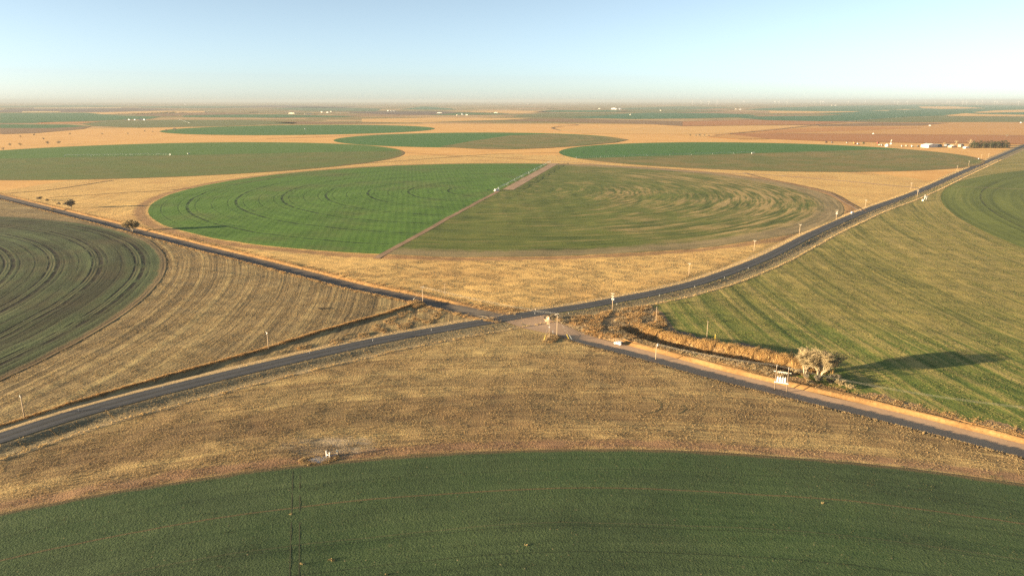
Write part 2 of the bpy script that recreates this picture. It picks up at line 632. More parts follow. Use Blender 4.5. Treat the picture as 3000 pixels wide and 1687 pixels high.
gx = axis(-640, 360, 1.6, -65000, 65000, 1.045)
gy = axis(125, 885, 1.6, -3000, 75000, 1.045)
GX, GY = np.meshgrid(gx, gy)
GZ = terrain(GX.ravel(), GY.ravel())
nx, ny = len(gx), len(gy)
near_ = np.hypot(GX.ravel(), GY.ravel() - 350) < 1500
dcs, dct = sdist(GX.ravel()[near_], GY.ravel()[near_], SIDE)
dcd, _ = sdist(GX.ravel()[near_], GY.ravel()[near_], DIRT)
_hub = np.hypot(GX.ravel()[near_] + 3, GY.ravel()[near_] - 362)
_left = GX.ravel()[near_] < 3
GZ[near_] -= .45 * sstep(_hub, 26, 60) * np.where(_left, sstep(dcs, -9.0, -7.8) * sstep(dcs, 9.4, 8.2), sstep(dcd, -9.0, -7.8) * sstep(dcd, 10.2, 9.0))
idx = np.arange(nx * ny).reshape(ny, nx)
quads = np.stack([idx[:-1, :-1], idx[:-1, 1:], idx[1:, 1:], idx[1:, :-1]], -1).reshape(-1, 4)
fx = ((GX[:-1, :-1] + GX[1:, 1:]) * .5).ravel()
fy_ = ((GY[:-1, :-1] + GY[1:, 1:]) * .5).ravel()
dm, _ = sdist(fx, fy_, MAIN[::3])
dc, _ = sdist(fx, fy_, CROSS[::2])
far_m = np.hypot(fx - C1[0], fy_ - C1[1]) > 640
mi = np.where(dm > 0, np.where(dc > 0, np.where(far_m, 4, 2), 0), np.where(dc > 0, 3, 1))
mi = np.where(np.hypot(fx, fy_ - 400) > 2600, 4, mi)
_ddg, _alg = sdist(fx, fy_, DITCH)
_Ld = np.linalg.norm(np.diff(DITCH, axis=0), axis=1).sum()
_edge = 2.2 * np.sin(fx * .41 + fy_ * .23) + 1.6 * np.sin(fx * .17 - fy_ * .52 + 1.3)
_on = (_alg > .5) & (_alg < _Ld - .5)
def inside(px_poly, X, Y):
    P = np.array([at(*p) for p in px_poly])
    r_ = np.zeros(X.shape, bool)
    j = len(P) - 1
    for i in range(len(P)):
        c = ((P[i, 1] > Y) != (P[j, 1] > Y)) & (X < (P[j, 0] - P[i, 0]) * (Y - P[i, 1]) / (P[j, 1] - P[i, 1] + 1e-12) + P[i, 0])
        r_ ^= c
        j = i
    return r_
ROUGH = [(1575, 930), (1640, 925), (1700, 922), (1800, 905), (1900, 890), (1940, 915), (1975, 960), (1900, 985), (1830, 1000), (1760, 990), (1690, 975), (1640, 955)]
_q = mi == 3
mi = np.where(_q & _on & (_ddg > 6) & (_ddg < 17.5 + _edge), 6, mi)
mi = np.where(_q & ((_on & (np.abs(_ddg) < 9.5 + _edge * .6)) | (np.abs(dc) < 15.5 + _edge) | inside(ROUGH, fx, fy_)), 5, mi)
ground = np_mesh('ground', np.c_[GX.ravel(), GY.ravel(), GZ], quads,
                 [M['corner_left'], M['corner_near'], M['corner_far'], M['corner_right'], M['plains'], M['ditch_side'], M['bare_strip']], mi)
tag(ground, kind='structure')


# ------------------------------------------------------------------ fields
def disc(name, c, R, mat, z=.12, a0=0.0, a1=360.0, dr=5.0, r0=0.0, zfun=True, seg_len=6.0):
    full = abs(a1 - a0 - 360) < 1e-6
    nr = max(3, int((R - r0) / dr))
    nt = max(24, int(R * math.radians(a1 - a0) / seg_len))
    rs = np.linspace(max(r0, .01), R, nr + 1)
    th = np.radians(np.linspace(a0, a1, nt + 1))
    RR, TT = np.meshgrid(rs, th)
    X, Y = c[0] + RR * np.cos(TT), c[1] + RR * np.sin(TT)
    Z = terrain(X.ravel(), Y.ravel()) + z
    ii = np.arange((nt + 1) * (nr + 1)).reshape(nt + 1, nr + 1)
    q = np.stack([ii[:-1, :-1], ii[:-1, 1:], ii[1:, 1:], ii[1:, :-1]], -1).reshape(-1, 4)
    o = np_mesh(name, np.c_[X.ravel(), Y.ravel(), Z], q, mat)
    return tag(o, kind='structure')


def poly_field(pts, mat, z=.5):
    P = [at(*p) for p in pts]
    m = MB()
    m.face(*[(x, y, z) for x, y in P])
    o = m.build('field', mat)
    if o.data.polygons[0].normal.z < 0:
        o.data.flip_normals()
    return tag(o, kind='structure')


def deg(px, c):
    p = at(*px)
    return math.degrees(math.atan2(p[1] - c[1], p[0] - c[0])) % 360


GREEN_ST = [(.10, (.034, .080, .012)), (.40, (.064, .138, .020)), (.60, (.082, .162, .025)), (.92, (.135, .19, .040))]
m_green = field_mat('green winter wheat in rows', C1, GREEN_ST, [(.1, (.045, .070, .02)), (.45, (.085, .115, .032)), (.9, (.15, .155, .052))],
    ring=(7, 120, .24), fine=(1.3, .20), mid=(7, .14), patch=(60, .08), rows=(98, 6.2, .09), patch2=(120, .60, .14),
    tracks=[(51, 2.2, (.018, .036, .012), .95, 12), (17, 1.2, (.03, .06, .015), .5, 3)], bump=.55, bump_d=.4, gain=(1.28, 1.18, 1.1))
m_brown_ring = field_mat('thin wheat in rings with bare strips', C1,
    [(.10, (.050, .066, .018)), (.40, (.092, .108, .030)), (.66, (.130, .128, .040)), (.80, (.20, .150, .068)), (.97, (.30, .21, .115))],
    [(.12, (.052, .062, .020)), (.38, (.100, .105, .034)), (.47, (.165, .135, .055)), (.57, (.29, .195, .10)), (.95, (.37, .25, .145))],
    ring=(4.6, 60, .74), ring2=(13, 120, .44), drift=(1.0, .0, 210, 230), fine=(1.5, .22), mid=(6, .15), patch=(60, .1), patch2=(110, .50, .12), bump=.5, bump_d=.4, gain=(1.22, 1.27, .92), edges=[(R1 - 9, 20, (.30, .215, .11), .8)])
ag0, ag1 = deg((1610, 478), C1), deg((1088, 758), C1)
disc('field', C1, R1, m_green, .16, ag0, ag1, 5)
disc('field', C1, R1 + 1, m_brown_ring, .13, ag1 - 360, ag0, 5)
m_c2 = field_mat('dark grey green wheat in rings', C2,
    [(.10, (.030, .028, .016)), (.36, (.056, .058, .030)), (.60, (.078, .090, .044)), (.92, (.115, .125, .062))],
    [(.10, (.036, .026, .016)), (.42, (.082, .066, .036)), (.9, (.125, .11, .058))],
    ring=(5.0, 160, .55), ring2=(17, 260, .45), fine=(.9, .24), mid=(4, .16), patch=(50, .08), patch2=(80, .56, .12),
    tracks=[(27, 1.9, (.022, .016, .011), .9, 6), (27, .9, (.16, .14, .07), .45, 9), (27, 1.0, (.025, .018, .012), .8, 11.5), (9, .9, (.03, .022, .015), .45, 2)], bump=.65, bump_d=.4,
    edges=[(R2, 3.5, (.24, .15, .075), .7), (R2 - 33, 14, (.06, .046, .026), .35)], gain=(1.12, 1.2, 1.0))
disc('field', C2, R2 + 2, m_c2, .13, 0, 360, 4)
m_c3 = field_mat('dark green young wheat with painted shade', C3,  # crop greens darkened further, shade between the plants put into the colour
    [(.10, (.022, .030, .014)), (.38, (.044, .060, .026)), (.62, (.060, .080, .034)), (.93, (.105, .115, .056))],
    [(.10, (.022, .034, .014)), (.4, (.040, .064, .024)), (.9, (.085, .105, .044))],
    ring=(1.4, 40, .26), ring2=(9, 200, .22), fine=(.55, .42), mid=(2.5, .22), patch=(40, .10), patch2=(60, .52, .12), bump=.9, bump_d=.35,
    edges=[(364.5, .5, (.15, .085, .045), .55), (346, .4, (.10, .09, .045), .45), (344.5, .3, (.022, .03, .014), .5), (333, .4, (.022, .03, .014), .5), (322, .4, (.022, .03, .014), .5), (376, .4, (.022, .03, .014), .4), (R3, 2.5, (.16, .09, .05), .6)],
    spots=[(1.1, .70, (.24, .19, .095), .8), (5.0, .74, (.10, .085, .04), .5)], gain=(1.0, 1.10, 1.02))
disc('field', C3, R3, m_c3, .12, 0, 360, 4)
m_c4 = field_mat('olive wheat in rings', C4,
    [(.10, (.040, .050, .018)), (.4, (.092, .105, .034)), (.65, (.135, .145, .048)), (.95, (.22, .19, .08))],
    ring=(7, 150, .5), ring2=(22, 240, .42), fine=(1.4, .2), mid=(8, .15), patch=(90, .14), tracks=[(52, 1.6, (.05, .05, .022), .7, 0)], bump=.5, bump_d=.4, gain=(1.2, 1.25, .8))
disc('field', C4, R4, m_c4, .13, 100, 215, 8, 500)


def plain_crop(name, c, stops, stops2=None, **k):
    d = dict(ring=(6, 160, .22), ring2=(24, 300, .18), fine=(3, .22), mid=(14, .18), patch=(110, .14), bump=.45, bump_d=.6)
    d.update(k)
    return field_mat(name, c, stops, stops2, **d)


OL = [(.12, (.065, .09, .024)), (.4, (.125, .14, .034)), (.65, (.18, .17, .045)), (.95, (.28, .215, .075))]
OLB = [(.12, (.11, .10, .03)), (.4, (.19, .15, .046)), (.65, (.27, .19, .064)), (.95, (.38, .26, .10))]
GR = [(.12, (.034, .098, .018)), (.4, (.054, .144, .024)), (.65, (.068, .168, .028)), (.95, (.11, .19, .04))]
s5 = deg((1689, 465), C5)
disc('field', C5, R5, plain_crop('bright green wheat', C5, GR, tracks=[(50, 2.2, (.03, .055, .02), .5, 0)]), .30, s5 - 180, s5, 14, 0, seg_len=14)
disc('field', C5, R5, plain_crop('olive stubble wheat', C5, OL, OLB, ring=(5, 120, .35), edges=[(R5, 8, SOIL, .6)]), .27, s5, s5 + 180, 14, 0, seg_len=14)
s7 = deg((0, 466), C7)
disc('field', C7, R7, plain_crop('grass green wheat', C7, [(p, (c[0] * 1.5, c[1] * 1.08, c[2])) for p, c in GR]), .30, s7 - 180, s7, 14, 0, seg_len=14)
disc('field', C7, R7, plain_crop('dull olive wheat', C7, [(p, (c[0] * .84, c[1] * 1.02, c[2] * .9)) for p, c in OL], OL, ring=(5, 120, .35), edges=[(R7, 8, SOIL, .5)]), .27, s7, s7 + 180, 14, 0, seg_len=14)
disc('field', C6, R6, plain_crop('mid green wheat', C6, GR), .35, 0, 360, 16, 0, seg_len=16)
disc('field', C8, R8, plain_crop('deep green wheat', C8, GR), .35, 0, 360, 18, 0, seg_len=18)

far_mats = {}
def fm(key):
    if key in far_mats:
        return far_mats[key]
    base = dict(green=(.048, .135, .032), teal=(.040, .135, .050), olive=(.15, .155, .046), brown=(.25, .14, .062), red=(.42, .175, .055), orange=(.56, .285, .085),
                tan=(.68, .39, .13), pale=(.66, .45, .19), plum=(.14, .085, .062), rust=(.50, .22, .065), sage=(.10, .15, .062))[key]
    st = [(.15, tuple(c * .78 for c in base)), (.5, base), (.85, tuple(c * 1.2 for c in base))]
    far_mats[key] = field_mat('far field ' + key, (0, 0), st, ring=None, fine=(5, .25), mid=(40, .2), patch=(300, .25), rows=(-39, 45, .15), bump=.3, bump_d=.6)
    return far_mats[key]


for pts, key, z in [
    # the left, far to near
    ([(0, 311), (240, 309), (420, 311), (300, 314), (0, 315)], 'sage', .6),
    ([(0, 323), (60, 318), (400, 318), (520, 322), (330, 329), (0, 329)], 'plum', .6),
    ([(100, 317), (355, 315.5), (355, 317.5), (100, 319)], 'pale', .9),
    ([(65, 327), (180, 327), (170, 329.5), (65, 330.5)], 'pale', .9),
    ([(260, 331), (400, 327), (600, 326.5), (600, 330), (420, 334), (300, 336)], 'tan', .9),
    ([(0, 332), (250, 331), (360, 340), (470, 342.5), (440, 349), (200, 357), (120, 360), (0, 361)], 'green', .6),
    ([(120, 358.5), (300, 357), (232, 363), (100, 364)], 'rust', .6),
    ([(0, 365), (200, 366), (266, 371), (150, 376), (0, 376)], 'green', .6),
    ([(0, 376), (150, 376), (266, 371), (240, 379), (100, 391), (0, 394)], 'brown', .6),
    ([(235, 363), (330, 355), (500, 351.5), (700, 352), (800, 356), (872, 360), (860, 363), (640, 371), (400, 375), (270, 370)], 'olive', .6),
    ([(400, 312), (640, 311), (760, 316), (600, 318), (420, 316)], 'sage', .6),
    ([(400, 326), (600, 330), (760, 333), (700, 336), (540, 338), (480, 341), (400, 338)], 'brown', .6),
    ([(530, 340), (640, 337), (800, 336), (900, 338), (1060, 341), (1000, 344), (800, 345.5), (540, 344)], 'green', .6),
    ([(660, 313), (800, 309), (1000, 313), (1070, 312), (1000, 317), (800, 316)], 'plum', .6),
    ([(790, 320), (900, 313.5), (1000, 316), (1120, 319), (1100, 327), (900, 325)], 'sage', .6),
    ([(1170, 322), (1240, 312.5), (1320, 318), (1335, 322)], 'teal', .6),
    ([(990, 329), (1130, 327), (1270, 327), (1360, 330), (1300, 337), (1180, 336.5), (1085, 334)], 'plum', .6),
    ([(1255, 338), (1350, 331), (1490, 334), (1410, 336.5), (1330, 338)], 'green', .9),
    ([(1300, 326.5), (1500, 324), (1620, 327), (1520, 334), (1430, 330)], 'tan', .9),
    ([(800, 359), (880, 357), (1150, 362), (1000, 363.5), (870, 364)], 'brown', .6),
    # the right, far to near
    ([(1560, 329), (1620, 323.5), (1780, 323), (1860, 327), (1700, 329.5)], 'green', .9),
    ([(1840, 324), (2000, 322), (2120, 326), (1980, 331), (1800, 328)], 'olive', .9),
    ([(1500, 342), (1540, 335), (1620, 332.5), (1830, 333), (1900, 331), (2100, 332.5), (2192, 336), (2222, 341), (2180, 344), (2000, 348), (1850, 349.5), (1700, 346), (1580, 344)], 'teal', .6),
    ([(1500, 342), (1540, 335), (1620, 333), (1830, 334), (1760, 340), (1640, 345), (1580, 344)], 'olive', 1.0),
    ([(2160, 345), (2225, 342), (2400, 340), (2480, 336), (2700, 333), (2640, 344), (2487, 355), (2400, 355.5), (2250, 353)], 'teal', .6),
    ([(1800, 318), (2000, 312), (2150, 316), (2050, 321), (1840, 322)], 'sage', .6),
    ([(2180, 322), (2250, 317), (2400, 312), (2530, 309.5), (2700, 307), (2850, 308), (3060, 311), (3060, 336), (2850, 338), (2760, 340), (2620, 344), (2480, 337), (2400, 333), (2300, 326)], 'teal', .5),
    ([(2250, 325), (2400, 327), (2520, 327), (2500, 329), (2400, 331.5), (2260, 332)], 'tan', 1.0),
    ([(2545, 324.8), (2610, 323.3), (2600, 325.5)], 'pale', 1.0),
    ([(2605, 321), (2700, 320.6), (2650, 322.8)], 'pale', 1.0),
    ([(2850, 329.5), (2920, 324), (3060, 320.5), (3060, 328), (2870, 331.5)], 'tan', 1.0),
    ([(2768, 338.5), (2830, 332.5), (2870, 335), (3060, 338), (3060, 342), (2790, 340.5)], 'tan', 1.0),
    ([(2690, 313), (2790, 312), (2890, 318), (2760, 320), (2700, 318)], 'tan', 1.0),
    ([(2487, 356), (2640, 344), (2760, 341), (3060, 344), (3060, 358.5), (2600, 358.5)], 'olive', .8),
    ([(1480, 354), (1560, 349), (1700, 349), (1850, 353), (2000, 356), (2100, 353), (2200, 351.5), (2400, 356.5), (2480, 359), (2380, 366), (2000, 370.5), (1900, 364), (1750, 361)], 'brown', .6),
    ([(2000, 357), (2100, 354), (2200, 352.5), (2400, 356.5), (2480, 359), (2380, 366), (2000, 370)], 'red', .9),
    ([(2132, 391), (2378, 367.5), (2480, 359.5), (3060, 358), (3060, 399), (2400, 394)], 'orange', .6),
    ([(2390, 366.5), (2560, 360), (2780, 361), (2700, 369), (2400, 371)], 'brown', .9),
    ([(2200, 386), (2300, 380), (2500, 372), (2700, 375), (2500, 384), (2250, 391)], 'rust', .9),
    ([(2132, 392), (2290, 391.5), (3060, 398), (3060, 426), (2900, 421), (2700, 420), (2400, 414), (2250, 408), (2170, 400)], 'red', .9),
    ([(2070, 402), (2135, 394), (2250, 408.5), (2160, 409)], 'orange', 1.1),
    ([(1600, 380), (1950, 372), (2370, 368), (2130, 391), (2000, 394), (1700, 392)], 'tan', .5),
    ([(1060, 349), (1300, 345), (1560, 347), (1480, 352), (1200, 360), (1060, 358)], 'tan', .5),
]:
    poly_field(pts, fm(key), z)
# the thin half of the middle-distance circle
poly_field([(1288, 431), (1390, 413), (1500, 397), (1610, 393.5), (1720, 398), (1800, 404), (1839, 410.5), (1800, 418.5), (1704, 427.5), (1600, 434.5), (1500, 438), (1390, 437)],
           plain_crop('thin olive wheat', C6, OLB, OL), .7)

# ------------------------------------------------------------------ roads, verges and tracks
def strip(name, line, w0, w1, mat, z, step_w=1.6, kind='structure', jitter=0.0, rough=0.0):
    """A ribbon from w0 to w1 metres left of the line, lying on the terrain."""
    d = np.gradient(line, axis=0)
    d /= np.linalg.norm(d, axis=1)[:, None]
    nrm = np.c_[-d[:, 1], d[:, 0]]
    k = max(2, int(abs(w1 - w0) / step_w) + 1)
    ws = np.linspace(w0, w1, k)
    J = np.zeros((len(line), k))
    if jitter:
        j = np.convolve(rng.normal(0, 1, len(line) + 6), np.ones(3) / 3, 'same')[:len(line)] * jitter
        J[:, -1] += j
    X = line[:, None, 0] + nrm[:, None, 0] * (ws[None] + J)
    Y = line[:, None, 1] + nrm[:, None, 1] * (ws[None] + J)
    Z = terrain(X.ravel(), Y.ravel()) + z
    if rough:                                   # washed and crumbled earth
        q = rng.normal(0, 1, (len(line), k))
        q[1:-1] = (q[:-2] + q[1:-1] * 2 + q[2:]) / 4
        q[:, 0] = 0
        Z = Z + (q * rough).ravel()
    ii = np.arange(len(line) * k).reshape(len(line), k)
    q = np.stack([ii[:-1, :-1], ii[:-1, 1:], ii[1:, 1:], ii[1:, :-1]], -1).reshape(-1, 4)[:, ::-1 if w1 > w0 else 1]
    o = np_mesh(name, np.c_[X.ravel(), Y.ravel(), Z], q, mat)
    return tag(o, kind=kind) if kind else o


def road_mat(name, cols, line_frac=None, bump=.3, size=1.2):
    N = NT(name)
    p = N.pos()
    v = N.math('ADD', N.math('MULTIPLY', N.noise(p, 1 / size, 5, .65), .55), N.math('MULTIPLY', N.noise(p, 1 / 14., 4), .45))
    N.set(N.b.inputs['Base Color'], N.ramp(v, [(.3, cols[0]), (.5, cols[1]), (.72, cols[2])]))
    b = N.n('ShaderNodeBump')
    b.inputs['Strength'].default_value = bump
    b.inputs['Distance'].default_value = .15
    N.set(b.inputs['Height'], v)
    N.set(N.b.inputs['Normal'], b.outputs[0])
    N.b.inputs['Roughness'].default_value = .9
    return N.m


m_asphalt = road_mat('worn asphalt', [(.055, .056, .059), (.072, .072, .076), (.096, .094, .094)], bump=.12)
m_wheel = road_mat('polished wheel lane', [(.074, .072, .072), (.095, .092, .090), (.12, .113, .107)], bump=.1)
m_paint = road_mat('faded yellow road paint', [(.10, .08, .05), (.14, .11, .06), (.18, .135, .07)], bump=.05)
m_dirt = road_mat('packed pink dirt', [(.42, .265, .155), (.52, .335, .20), (.60, .40, .25)], bump=.35)
m_dirt_shade = road_mat('packed brown dirt with painted shade', [(.115, .090, .070), (.15, .118, .092), (.20, .158, .122)], bump=.35)  # darker copy of the road dirt, roadside shade put into its colour
m_gravel = road_mat('grey brown gravel', [(.13, .10, .072), (.19, .15, .11), (.26, .205, .15)], bump=.35)
m_bank = road_mat('bare orange earth', [(.16, .088, .035), (.28, .155, .058), (.39, .24, .10)], bump=.6)
m_bank_d = road_mat('bare brown earth', [(.16, .09, .045), (.24, .145, .07), (.32, .20, .10)], bump=.6)
m_verge = field_mat('mown tan verge', (0, 0), [(.1, (.20, .13, .065)), (.4, (.36, .25, .125)), (.9, (.50, .37, .19))], fine=(.8, .4), mid=(3, .25), patch=(30, .15), bump=.5)
m_verge2 = field_mat('speckled grey green verge', (0, 0), [(.1, (.08, .065, .04)), (.45, (.20, .155, .085)), (.9, (.36, .28, .15))], fine=(1.1, .6), mid=(3, .3), bump=.9, bump_d=.5)
m_track = road_mat('pale dirt track', [(.30, .19, .12), (.38, .25, .155), (.46, .32, .20)], bump=.3)
m_rut = road_mat('pressed green rut', [(.055, .060, .03), (.07, .073, .037), (.09, .09, .046)], bump=.2)
m_track_d = road_mat('brown wheel track', [(.13, .080, .045), (.18, .11, .06), (.23, .145, .08)], bump=.3)

strip('road_verge', MAIN, 4.7, 11.5, m_verge, .03, jitter=.5)
strip('road_verge', MAIN, -15.5, -4.7, m_verge2, .03, jitter=.0)
strip('road_verge', MAIN, -18.2, -15.4, m_verge, .05, jitter=.5)
strip('road', MAIN, -4.7, 4.7, m_asphalt, .15, step_w=.95)
for w in (-3.0, 1.3):
    strip('wheel_lane', MAIN, w, w + 1.7, m_wheel, .158, step_w=.85)
for w in (-.22, .10):
    strip('lane_marking', MAIN, w, w + .13, m_paint, .166, step_w=.2)
strip('road', SIDE, -6.1, 6.1, m_dirt_shade, .07, jitter=.25)
strip('road', DIRT, -6.2, 6.2, m_dirt, .07, jitter=.25)
strip('road_verge', SIDE, 6.1, 9.6, m_bank, .06, jitter=.9, step_w=.8, rough=.14)
strip('road_verge', SIDE, -9.2, -6.1, m_bank_d, .06, step_w=.8, jitter=.4, rough=.08)
strip('road_verge', DIRT[14:], 6.2, 11.0, m_bank, .06, jitter=1.4, step_w=.7, rough=.22)
strip('road_verge', DIRT[8:], -9.2, -6.2, m_bank_d, .06, step_w=.8, jitter=.4, rough=.08)
# flared gravel mouths of the two dirt roads where they meet the pavement
def apron(pts, mat, z=.05):
    P = [at(*p) for p in pts]
    c = np.mean(P, axis=0)
    v, f = [], []
    n = len(P)
    rings = 6
    for k in range(rings + 1):
        for p in P:
            q = c + (np.array(p) - c) * (k + .02) / (rings + .02)
            v.append((q[0], q[1]))
    v = np.array(v)
    Z = terrain(v[:, 0], v[:, 1]) + z
    for k in range(rings):
        for i in range(n):
            f.append((k * n + i, k * n + (i + 1) % n, (k + 1) * n + (i + 1) % n, (k + 1) * n + i))
    f = np.array(f)
    o = np_mesh('road', np.c_[v, Z], f, mat)
    if o.data.polygons[0].normal.z < 0:
        o.data.flip_normals()
    return tag(o, kind='structure')


apron([(1330, 893), (1400, 908), (1480, 916), (1570, 917), (1560, 930), (1440, 948), (1425, 938), (1428, 930), (1380, 922), (1320, 905)], m_gravel, .10)
apron([(1480, 945), (1590, 926), (1610, 920), (1590, 932), (1610, 944), (1660, 955), (1700, 978), (1690, 990), (1640, 982), (1580, 972), (1530, 962)], m_dirt, .11)

TRACK = px_line([(1640, 474), (1780, 485), (1937, 498), (2100, 507), (2250, 513), (2450, 529), (2600, 543), (2709, 553)], 12)
strip('path', TRACK, -3.5, 3.5, m_track, .20)
TRACK2 = px_line([(2180, 507), (2250, 526), (2350, 547), (2425, 563), (2480, 592), (2530, 620)], 8)
strip('path', TRACK2, -3.5, -1.2, m_track, .20)
strip('path', TRACK2, 1.2, 3.5, m_track_d, .20)
strip('path', px_line([(140, 580), (350, 566), (560, 552), (730, 533), (900, 506), (1180, 484)], 10), -1.3, 1.3, m_track_d, .2)
strip('path', px_line([(20, 567), (150, 556), (330, 529)], 10), -1.6, 1.6, m_track_d, .2)
strip('path', px_line([(990, 485), (1200, 470), (1400, 455), (1500, 450), (1640, 448)], 12), -1.8, 1.8, m_track_d, .3)
strip('path', px_line([(1180, 447), (1300, 455), (1450, 462), (1640, 474)], 12), -2.0, 2.0, m_track_d, .3)
strip('path', px_line([(780, 407), (900, 403), (1080, 396), (1180, 393)], 20), -4, 4, m_track_d, .3)
strip('path', px_line([(2090, 397.5), (2250, 383), (2400, 367)], 25), -6, 6, m_track_d, 1.2)
strip('path', px_line([(2270, 392.6), (2560, 394.5), (3050, 398)], 25), -4, 4, m_track, 1.2)
strip('path', px_line([(1640, 383), (1617, 376), (1640, 371), (1690, 367), (1655, 363)], 10), -4, 4, m_track_d, .9)
strip('path', px_line([(1180, 355), (1300, 354), (1500, 355.5)], 25), -6, 6, m_track_d, .9)
# lone wheel tracks
for off in (-1.1, 1.1):
    strip('path', px_line([(869 , 1374), (866, 1500), (862, 1700)], 3), off - .13, off + .13, m_rut, .14, step_w=.2)
strip('path', px_line([(1880, 1165), (1925, 1172), (1938, 1190), (1925, 1204), (1895, 1212)], 1.5), -.18, .18, m_rut, .06, step_w=.2)
strip('path', px_line([(2004, 1188), (2010, 1198), (1998, 1208), (1985, 1213)], 1.5), -.18, .18, m_rut, .06, step_w=.2)
for k in range(3):
    strip('path', px_line([(1210, 858 + 5 * k), (1400, 893 + 3 * k), (1540, 908 + 3 * k), (1575, 908 + 3 * k)], 3), -.35, .35, m_track_d, .09, step_w=.35)
strip('path', px_line([(1093, 757), (1180, 709), (1260, 665), (1350, 615), (1456, 560)], 6), -5, .3, road_mat('bare pivot road', [(.24, .15, .085), (.30, .19, .11), (.37, .245, .15)], bump=.5), .20)
strip('path', px_line([(1470, 556), (1550, 512), (1612, 479)], 6), -16, -1, m_track, .22)

# ------------------------------------------------------------------ grasses
m_grass = grass_mat('dry grass blades')


def clumps(name, xy, hgt, wid, nb, cols, spread=.35, lean=.35, seed=1):
    r = np.random.default_rng(seed)
    n = len(xy)
    z0 = terrain(xy[:, 0], xy[:, 1])
    hgt = hgt * np.ones(n)
    base = np.repeat(np.c_[xy, z0], nb, 0)
    H = np.repeat(hgt, nb) * r.uniform(.55, 1.15, n * nb)
    a = r.uniform(0, 2 * math.pi, n * nb)
    rad = np.repeat(hgt, nb) * spread * np.sqrt(r.uniform(0, 1, n * nb))
    a2 = r.uniform(0, 2 * math.pi, n * nb)
    bx, by = base[:, 0] + np.cos(a) * rad, base[:, 1] + np.sin(a) * rad
    w = wid * r.uniform(.6, 1.4, n * nb) * .5
    lx, ly = np.cos(a) * H * lean * r.uniform(.2, 1.2, n * nb), np.sin(a) * H * lean * r.uniform(.2, 1.2, n * nb)
    V = np.empty((n * nb, 3, 3))
    V[:, 0] = np.c_[bx - np.cos(a2) * w, by - np.sin(a2) * w, base[:, 2] - .05]
    V[:, 1] = np.c_[bx + np.cos(a2) * w, by + np.sin(a2) * w, base[:, 2] - .05]
    V[:, 2] = np.c_[bx + lx, by + ly, base[:, 2] + H]
    cols = np.asarray(cols, float)
    ci = r.integers(0, len(cols), n)
    c = np.repeat(cols[ci], nb, 0) * np.repeat(r.uniform(.8, 1.2, (n, 1)), nb, 0) * r.uniform(.7, 1.3, (n * nb, 1))
    t = np.ones((n * nb * 3, 4))
    t[:, :3] = np.repeat(c, 3, 0)
    o = np_mesh(name, V.reshape(-1, 3), np.arange(n * nb * 3).reshape(-1, 3), m_grass, smooth=False, tint=t)
    return tag(o, kind='stuff')


def along(line, n, off, spread, seed, bunch=0.0, a0=0.0, a1=1.0):
    r = np.random.default_rng(seed)
    L = np.r_[0, np.cumsum(np.linalg.norm(np.diff(line, axis=0), axis=1))]
    s = r.uniform(a0, a1, n) * L[-1]
    if bunch:
        kn = r.normal(0, bunch * 1.3, int(L[-1] / 3.0) + 3)      # gather the stems in uneven drifts
        s = s + np.interp(s, np.arange(len(kn)) * 3.0, kn)
    x, y = np.interp(s, L, line[:, 0]), np.interp(s, L, line[:, 1])
    x2, y2 = np.interp(s + 1, L, line[:, 0]), np.interp(s + 1, L, line[:, 1])
    dx, dy = np.where(s + 1 > L[-1], 1e-3, x2 - x), y2 - y
    q = np.hypot(dx, dy) + 1e-9
    o = r.normal(off, spread, n)
    return np.c_[x - dy / q * o, y + dx / q * o]


ORANGE = [(.44, .27, .11), (.38, .215, .08), (.50, .33, .15), (.31, .175, .07), (.26, .17, .085)]
STRAW = [(.44, .31, .15), (.36, .24, .11), (.50, .37, .19), (.28, .18, .09)]
DULL = [(.36, .25, .125), (.29, .19, .09), (.42, .31, .155), (.22, .15, .075), (.33, .25, .13)]
GREY = [(.26, .21, .135), (.34, .28, .18), (.20, .15, .09)]
side_near = SIDE[np.hypot(SIDE[:, 0], SIDE[:, 1] - 350) < 900]
# tall bluestem beside the roads
def vary(n, lo, hi, seed):
    return np.random.default_rng(seed).uniform(lo, hi, n) ** 1.0


clumps('tall_grass', along(side_near, 9000, 9.6, 2.0, 1, 1.5), vary(9000, .25, .75, 1), .09, 7, ORANGE + STRAW, seed=1, spread=.7)
clumps('tall_grass', along(side_near, 9000, -8.8, 1.1, 2, 1.5), vary(9000, .3, .95, 2), .09, 7, ORANGE + STRAW, seed=2, spread=.6)
clumps('tall_grass', along(BANK, 9000, -.2, .7, 3, 1.2), vary(9000, .35, .9, 3), .09, 8, ORANGE, seed=3, spread=.5)
clumps('tall_grass', along(DIRT, 6500, -9.0, .9, 4, 1.6, .04), vary(6500, .2, .6, 4), .09, 7, STRAW + DULL, seed=4, spread=.7)
clumps('tall_grass', along(DIRT, 9000, 13.0, 2.0, 5, 1.8, .16), vary(9000, .25, .85, 5), .09, 7, ORANGE + STRAW, seed=5, spread=.7)
clumps('tall_grass', along(DIRT, 5200, 15.0, 1.0, 6, 1.2, .5), vary(5200, .6, 1.35, 6), .10, 9, [(.42, .28, .11), (.36, .225, .085), (.30, .19, .08)], seed=6, spread=.5)
